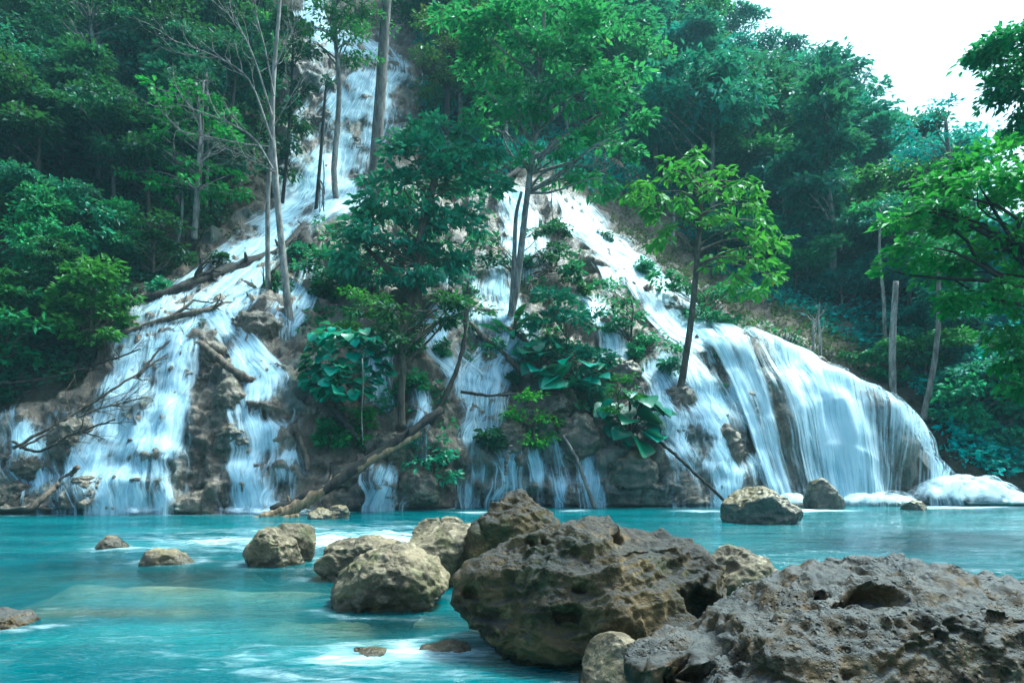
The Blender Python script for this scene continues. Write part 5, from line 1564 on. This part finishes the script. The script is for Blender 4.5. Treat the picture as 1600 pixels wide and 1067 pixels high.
px_tree('dark curved trunk leaning right beside the great curtain', [(1442, 655), (1452, 610), (1462, 550), (1467, 490), (1465, 420)], gy(1443, 640, -1.4), 5, 3, [(1460, 410, 40, 20), (1480, 380, 36, 18), (1440, 380, 30, 16)], 'leaf_mid', 'bark_grey', 605, per=9, clump=0.45, n_per=46, L=0.18)
px_tree('thin pale stem left of the peeling broken trunk', [(1383, 530), (1380, 460), (1374, 400), (1376, 330)], gy(1383, 560, -0.6), 3, 1.6, [(1378, 325, 26, 14), (1360, 350, 24, 10)], 'leaf_hill_hazed', 'bark_pale', 606, per=8, clump=0.5, n_per=40, L=0.2)
for k_, (x0, y0, x1, y1, lab) in enumerate([(1280, 572, 1279, 500, 'straight dead stem on the dry slope above the dome'), (1268, 560, 1270, 505, 'forked dead stem beside the straight one above the dome'), (1060, 210, 1076, 145, 'pale forked snag on the far slope'), (1172, 190, 1160, 80, 'pale leaning snag higher on the far slope'), (1243, 285, 1240, 210, 'short pale snag right on the far slope'),
                                            (1050, 370, 1052, 318, 'pale stub behind the umbrella of drooping leaves'), (1200, 255, 1210, 190, 'slim pale snag in the hazy far forest')]):
    rng = np.random.default_rng(700 + k_)
    Y = gy(x0, y0, -2.5 if y0 < 400 else -0.4)
    b0 = at(x0, y0, Y)
    o = thing('dead_tree', lab, 'tree', b0)
    T = Tubes()
    tt = smooth_path(px_pts([(x0, y0 + 15), ((x0 + x1) / 2 + 2, (y0 + y1) / 2), (x1, y1)], Y) - b0, 12)
    T.add(tt, np.linspace(3.0, 1.5, 12) * Y / F, 6, 0.15, k_)
    for q in range(3):
        bare(T, rng, tt[11 - q * 2], unit(np.array((rng.normal(), rng.normal() * 0.5, 0.8))), 28 * Y / F, 1.1 * Y / F, 1, 0.4, 0.1, 2)
    obj('trunk', T.mesh('trunk', MAT['bark_pale']), o)
rng = np.random.default_rng(33)
Y = 62.0
b0 = at(1305, 250, Y)
o = thing('dead_tree', 'wide leafless crown of pale branches on the ridge against the trees', 'tree', b0)
T = Tubes()
tt = smooth_path(px_pts([(1305, 255), (1306, 215), (1308, 190)], Y) - b0, 8)
T.add(tt, np.linspace(0.28, 0.2, 8), 6)
for q in range(11):
    bare(T, rng, tt[7 - q % 3], unit(np.array((-1.1 + 2.2 * q / 10, rng.normal() * 0.4, 0.9))), 3.6, 0.11, 2, 0.28, 0.18, 2)
obj('trunk', T.mesh('trunk', MAT['bark_pale']), o)

# hanging vines
for k_, (x, y0, y1, lab) in enumerate([(863, 225, 350, 'long thin vine hanging from the pale blotched tree'), (945, 195, 280, 'short vine hanging under the bright green crown'), (737, 280, 360, 'thin vine dangling at the edge of the teal tree'), (566, 560, 690, 'straight thin vine in front of the heart leaved shrub'), (505, 250, 330, 'thin vine crossing the upper cascade'), (958, 190, 240, 'shorter vine right of the short hanging one'), (740, 360, 440, 'lower dangling vine beside the teal tree')]):
    Y = gy(x, y1, -1.6)
    T = Tubes()
    pts = px_pts([(x, y0), (x + 1.5, (y0 * 2 + y1) / 3), (x - 1, (y0 + 2 * y1) / 3), (x + 1, y1)], Y)
    T.add(smooth_path(pts - pts[0], 14), 0.9 * Y / F, 5)
    tag(obj('hanging_vine', T.mesh('hanging_vine', MAT['bark_pale'] if k_ == 3 else MAT['bark_grey']), None, pts[0]), lab, 'vine')

# ------------------------------------------------------------------ fallen timber
def log(label, pts, r0, r1, barkm, seed, off=-0.35, name='fallen_log', stubs=0, Y=None, fork=None, twigs=0, cat='log', tw_len=1.2):
    rng = np.random.default_rng(seed)
    P = np.array([at(p[0], p[1], p[2] if len(p) > 2 else gy(p[0], min(p[1], float(base_row(p[0])) - 2), off)) for p in pts])
    b = P[0].copy()
    n = 26
    path = smooth_path(P - b, n)
    path[1:-1] += rng.normal(size=(n - 2, 3)) * 0.012
    m = P[:, 1].mean() / F
    T = Tubes()
    T.add(path, np.linspace(r0 * m, r1 * m, n) * (1 + 0.10 * rng.normal(size=n)), 12, 0.34, seed)
    for k in range(stubs):
        i = int(rng.integers(4, n - 3))
        d = unit(rng.normal(size=3) + np.array((0, -0.6, 0.5)))
        T.add(smooth_path([path[i], path[i] + d * 0.25, path[i] + d * rng.uniform(0.3, 0.7) + np.array((0, 0, 0.1))], 5), np.linspace(r1 * m * 0.6, r1 * m * 0.2, 5), 5)
    for k in range(twigs):
        i = int(rng.integers(5, n))
        d = unit((path[min(i + 1, n - 1)] - path[i - 1]) / np.linalg.norm(path[min(i + 1, n - 1)] - path[i - 1]) + 0.55 * rng.normal(size=3))
        bare(T, rng, path[i], d, rng.uniform(0.5, 1.0) * tw_len, r1 * m * 0.7, 2, 0.5, 0.02, 2)
    return tag(obj(name, T.mesh(name, MAT[barkm]), None, b), label, cat)
log('thick grey log leaning from the pool up the rock, longest of the bundle', [(405, 818, 20.6), (470, 788, 20.9), (540, 742, 21.4), (610, 700, 22.2), (655, 676, 22.8)], 8.5, 6.5, 'wood_tan', 801, stubs=2)
log('dark slick log lying along the thick grey one', [(425, 798, 20.9), (500, 768, 21.1), (560, 728, 21.6), (620, 690, 22.3), (690, 640, 23.2)], 8, 6, 'bark_dark', 802, stubs=3)
log('short tan debarked log at the waterline, upper', [(385, 817, 20.3), (420, 806, 20.6), (460, 790, 20.9)], 7, 6, 'wood_tan', 803)
log('short tan debarked log at the waterline, lower', [(410, 818, 20.0), (440, 812, 20.2), (465, 806, 20.4)], 5, 4, 'wood_tan', 804)
log('dark leaning dead stem in front of the middle cascade', [(672, 662, 23.4), (700, 610, 23.8), (722, 550, 24.3), (728, 490, 24.7), (732, 440, 25.0)], 5, 1.6, 'bark_dark', 805)
log('long dark fallen trunk across the sloping cascade', [(205, 472), (260, 458), (330, 432), (400, 408), (440, 392), (478, 352)], 6, 9, 'bark_dark', 806, -0.9, stubs=3, twigs=3)
log('rotten dark stump at the top end of the fallen trunk', [(482, 392), (478, 372), (488, 348), (500, 332)], 12, 4, 'bark_dark', 807, -0.7, name='stump', cat='stump', stubs=4)
log('grey fallen branch bridging the left cascade', [(190, 522), (250, 502), (320, 485), (380, 468), (418, 452)], 4, 5, 'bark_brown', 808, -0.8, stubs=3, twigs=4)
log('short brown log lying between two left cascades', [(295, 520), (330, 550), (365, 580), (395, 597)], 5, 7, 'bark_brown', 809, -0.55)
log('dark diagonal log under the heart leaved shrub', [(475, 595), (505, 625), (535, 655), (560, 688)], 6, 5, 'bark_dark', 810, -0.55)
log('curved short log beside the bell cascade', [(460, 664), (470, 690), (478, 715), (480, 735)], 5, 4, 'bark_brown', 811, -0.45)
log('short driftwood stick on the far left bank', [(42, 798), (70, 775), (95, 752), (122, 730)], 4.5, 4.5, 'bark_brown', 812, -0.6)
log('brown branch half of the crossed pair, rising left', [(870, 578), (840, 552), (812, 525), (780, 505)], 4.5, 3, 'bark_brown', 813, -0.7)
log('brown branch half of the crossed pair, rising right', [(850, 592), (868, 575), (890, 550), (905, 535)], 4.5, 2.5, 'bark_brown', 814, -0.7)
log('thin level branch across the middle cascade', [(720, 612), (770, 618), (830, 612), (880, 600), (915, 590)], 2.4, 1.2, 'bark_dark', 815, -0.9, twigs=3)
log('thin dark pole propped on the lacy apron', [(1028, 688), (1060, 715), (1095, 748), (1138, 788)], 2.6, 2.2, 'bark_dark', 816, -0.8, name='pole', cat='branch')
log('grey split pole leaning beside the small curtain', [(930, 795, 23.6), (915, 755, 23.8), (900, 715, 24.0), (880, 680, 24.3)], 3.4, 2.0, 'bark_grey', 817, name='pole', cat='branch')
log('pale root hanging over the shadowed hollow', [(790, 742), (792, 718), (798, 696)], 2.6, 3.2, 'bark_grey', 818, -0.9, name='root', cat='root')
log('dark arching dead limb by the small high fall', [(775, 305), (782, 285), (808, 268), (825, 238), (838, 210)], 6, 4, 'bark_dark', 819, -1.0, stubs=3)
log('brown log behind the leaning dark stem', [(735, 505), (760, 530), (790, 555), (815, 580)], 4.5, 4, 'bark_brown', 820, -0.6)
BR = [('long twiggy dead branch sprawling over the left cascade', [(20, 700), (110, 650), (190, 600), (250, 560), (310, 520)], 3.2, 9), ('twiggy dead branch below the bright left shrub', [(0, 600), (80, 590), (150, 570), (220, 545)], 3.0, 10),
      ('tangled dead branch hanging under the bright left shrub', [(10, 520), (70, 490), (130, 545), (180, 530)], 2.4, 9), ('drooping dead branch over the dark left bank', [(0, 560), (60, 540), (120, 530), (190, 520)], 2.4, 8),
      ('dead branch lying on the far left rocks', [(30, 700), (90, 670), (150, 640), (230, 620)], 3.0, 9), ('grey arching twig at the left edge', [(0, 540), (40, 500), (90, 492), (130, 498)], 2.0, 5),
      ('thick brown branch among the left twigs', [(20, 690), (60, 705), (110, 680), (180, 655)], 3.6, 6), ('leafless branch dipping into the jet beside the fallen branch', [(215, 590), (250, 545), (290, 520), (330, 480)], 2.6, 8)]
for k_, (lab, pts, r, tw) in enumerate(BR):
    log(lab, pts, r * 0.75, r * 0.35, 'bark_dark' if k_ % 4 else 'bark_brown', 840 + k_, -0.7, name='dead_branch', cat='branch', twigs=int(tw * 1.6), tw_len=1.3)

# ------------------------------------------------------------------ the damp air of the valley
def haze_box():
    k = N('valley_haze')
    v = k.n('ShaderNodeVolumePrincipled')
    v.inputs['Color'].default_value = (0.45, 0.82, 0.92, 1)
    v.inputs['Density'].default_value = 0.0006
    v.inputs['Anisotropy'].default_value = 0.1
    k.t.links.new(v.outputs[0], k.out.inputs['Volume'])
    x0, x1, y0, y1, z0, z1 = -260, 260, -40, 300, -38, 110
    vv = [(x, y, z) for x in (x0, x1) for y in (y0, y1) for z in (z0, z1)]
    ff = [(0, 1, 3, 2), (4, 6, 7, 5), (0, 4, 5, 1), (2, 3, 7, 6), (0, 2, 6, 4), (1, 5, 7, 3)]
    tag(obj('haze', mesh_np('haze', vv, ff, k.m)), kind='stuff')
haze_box()
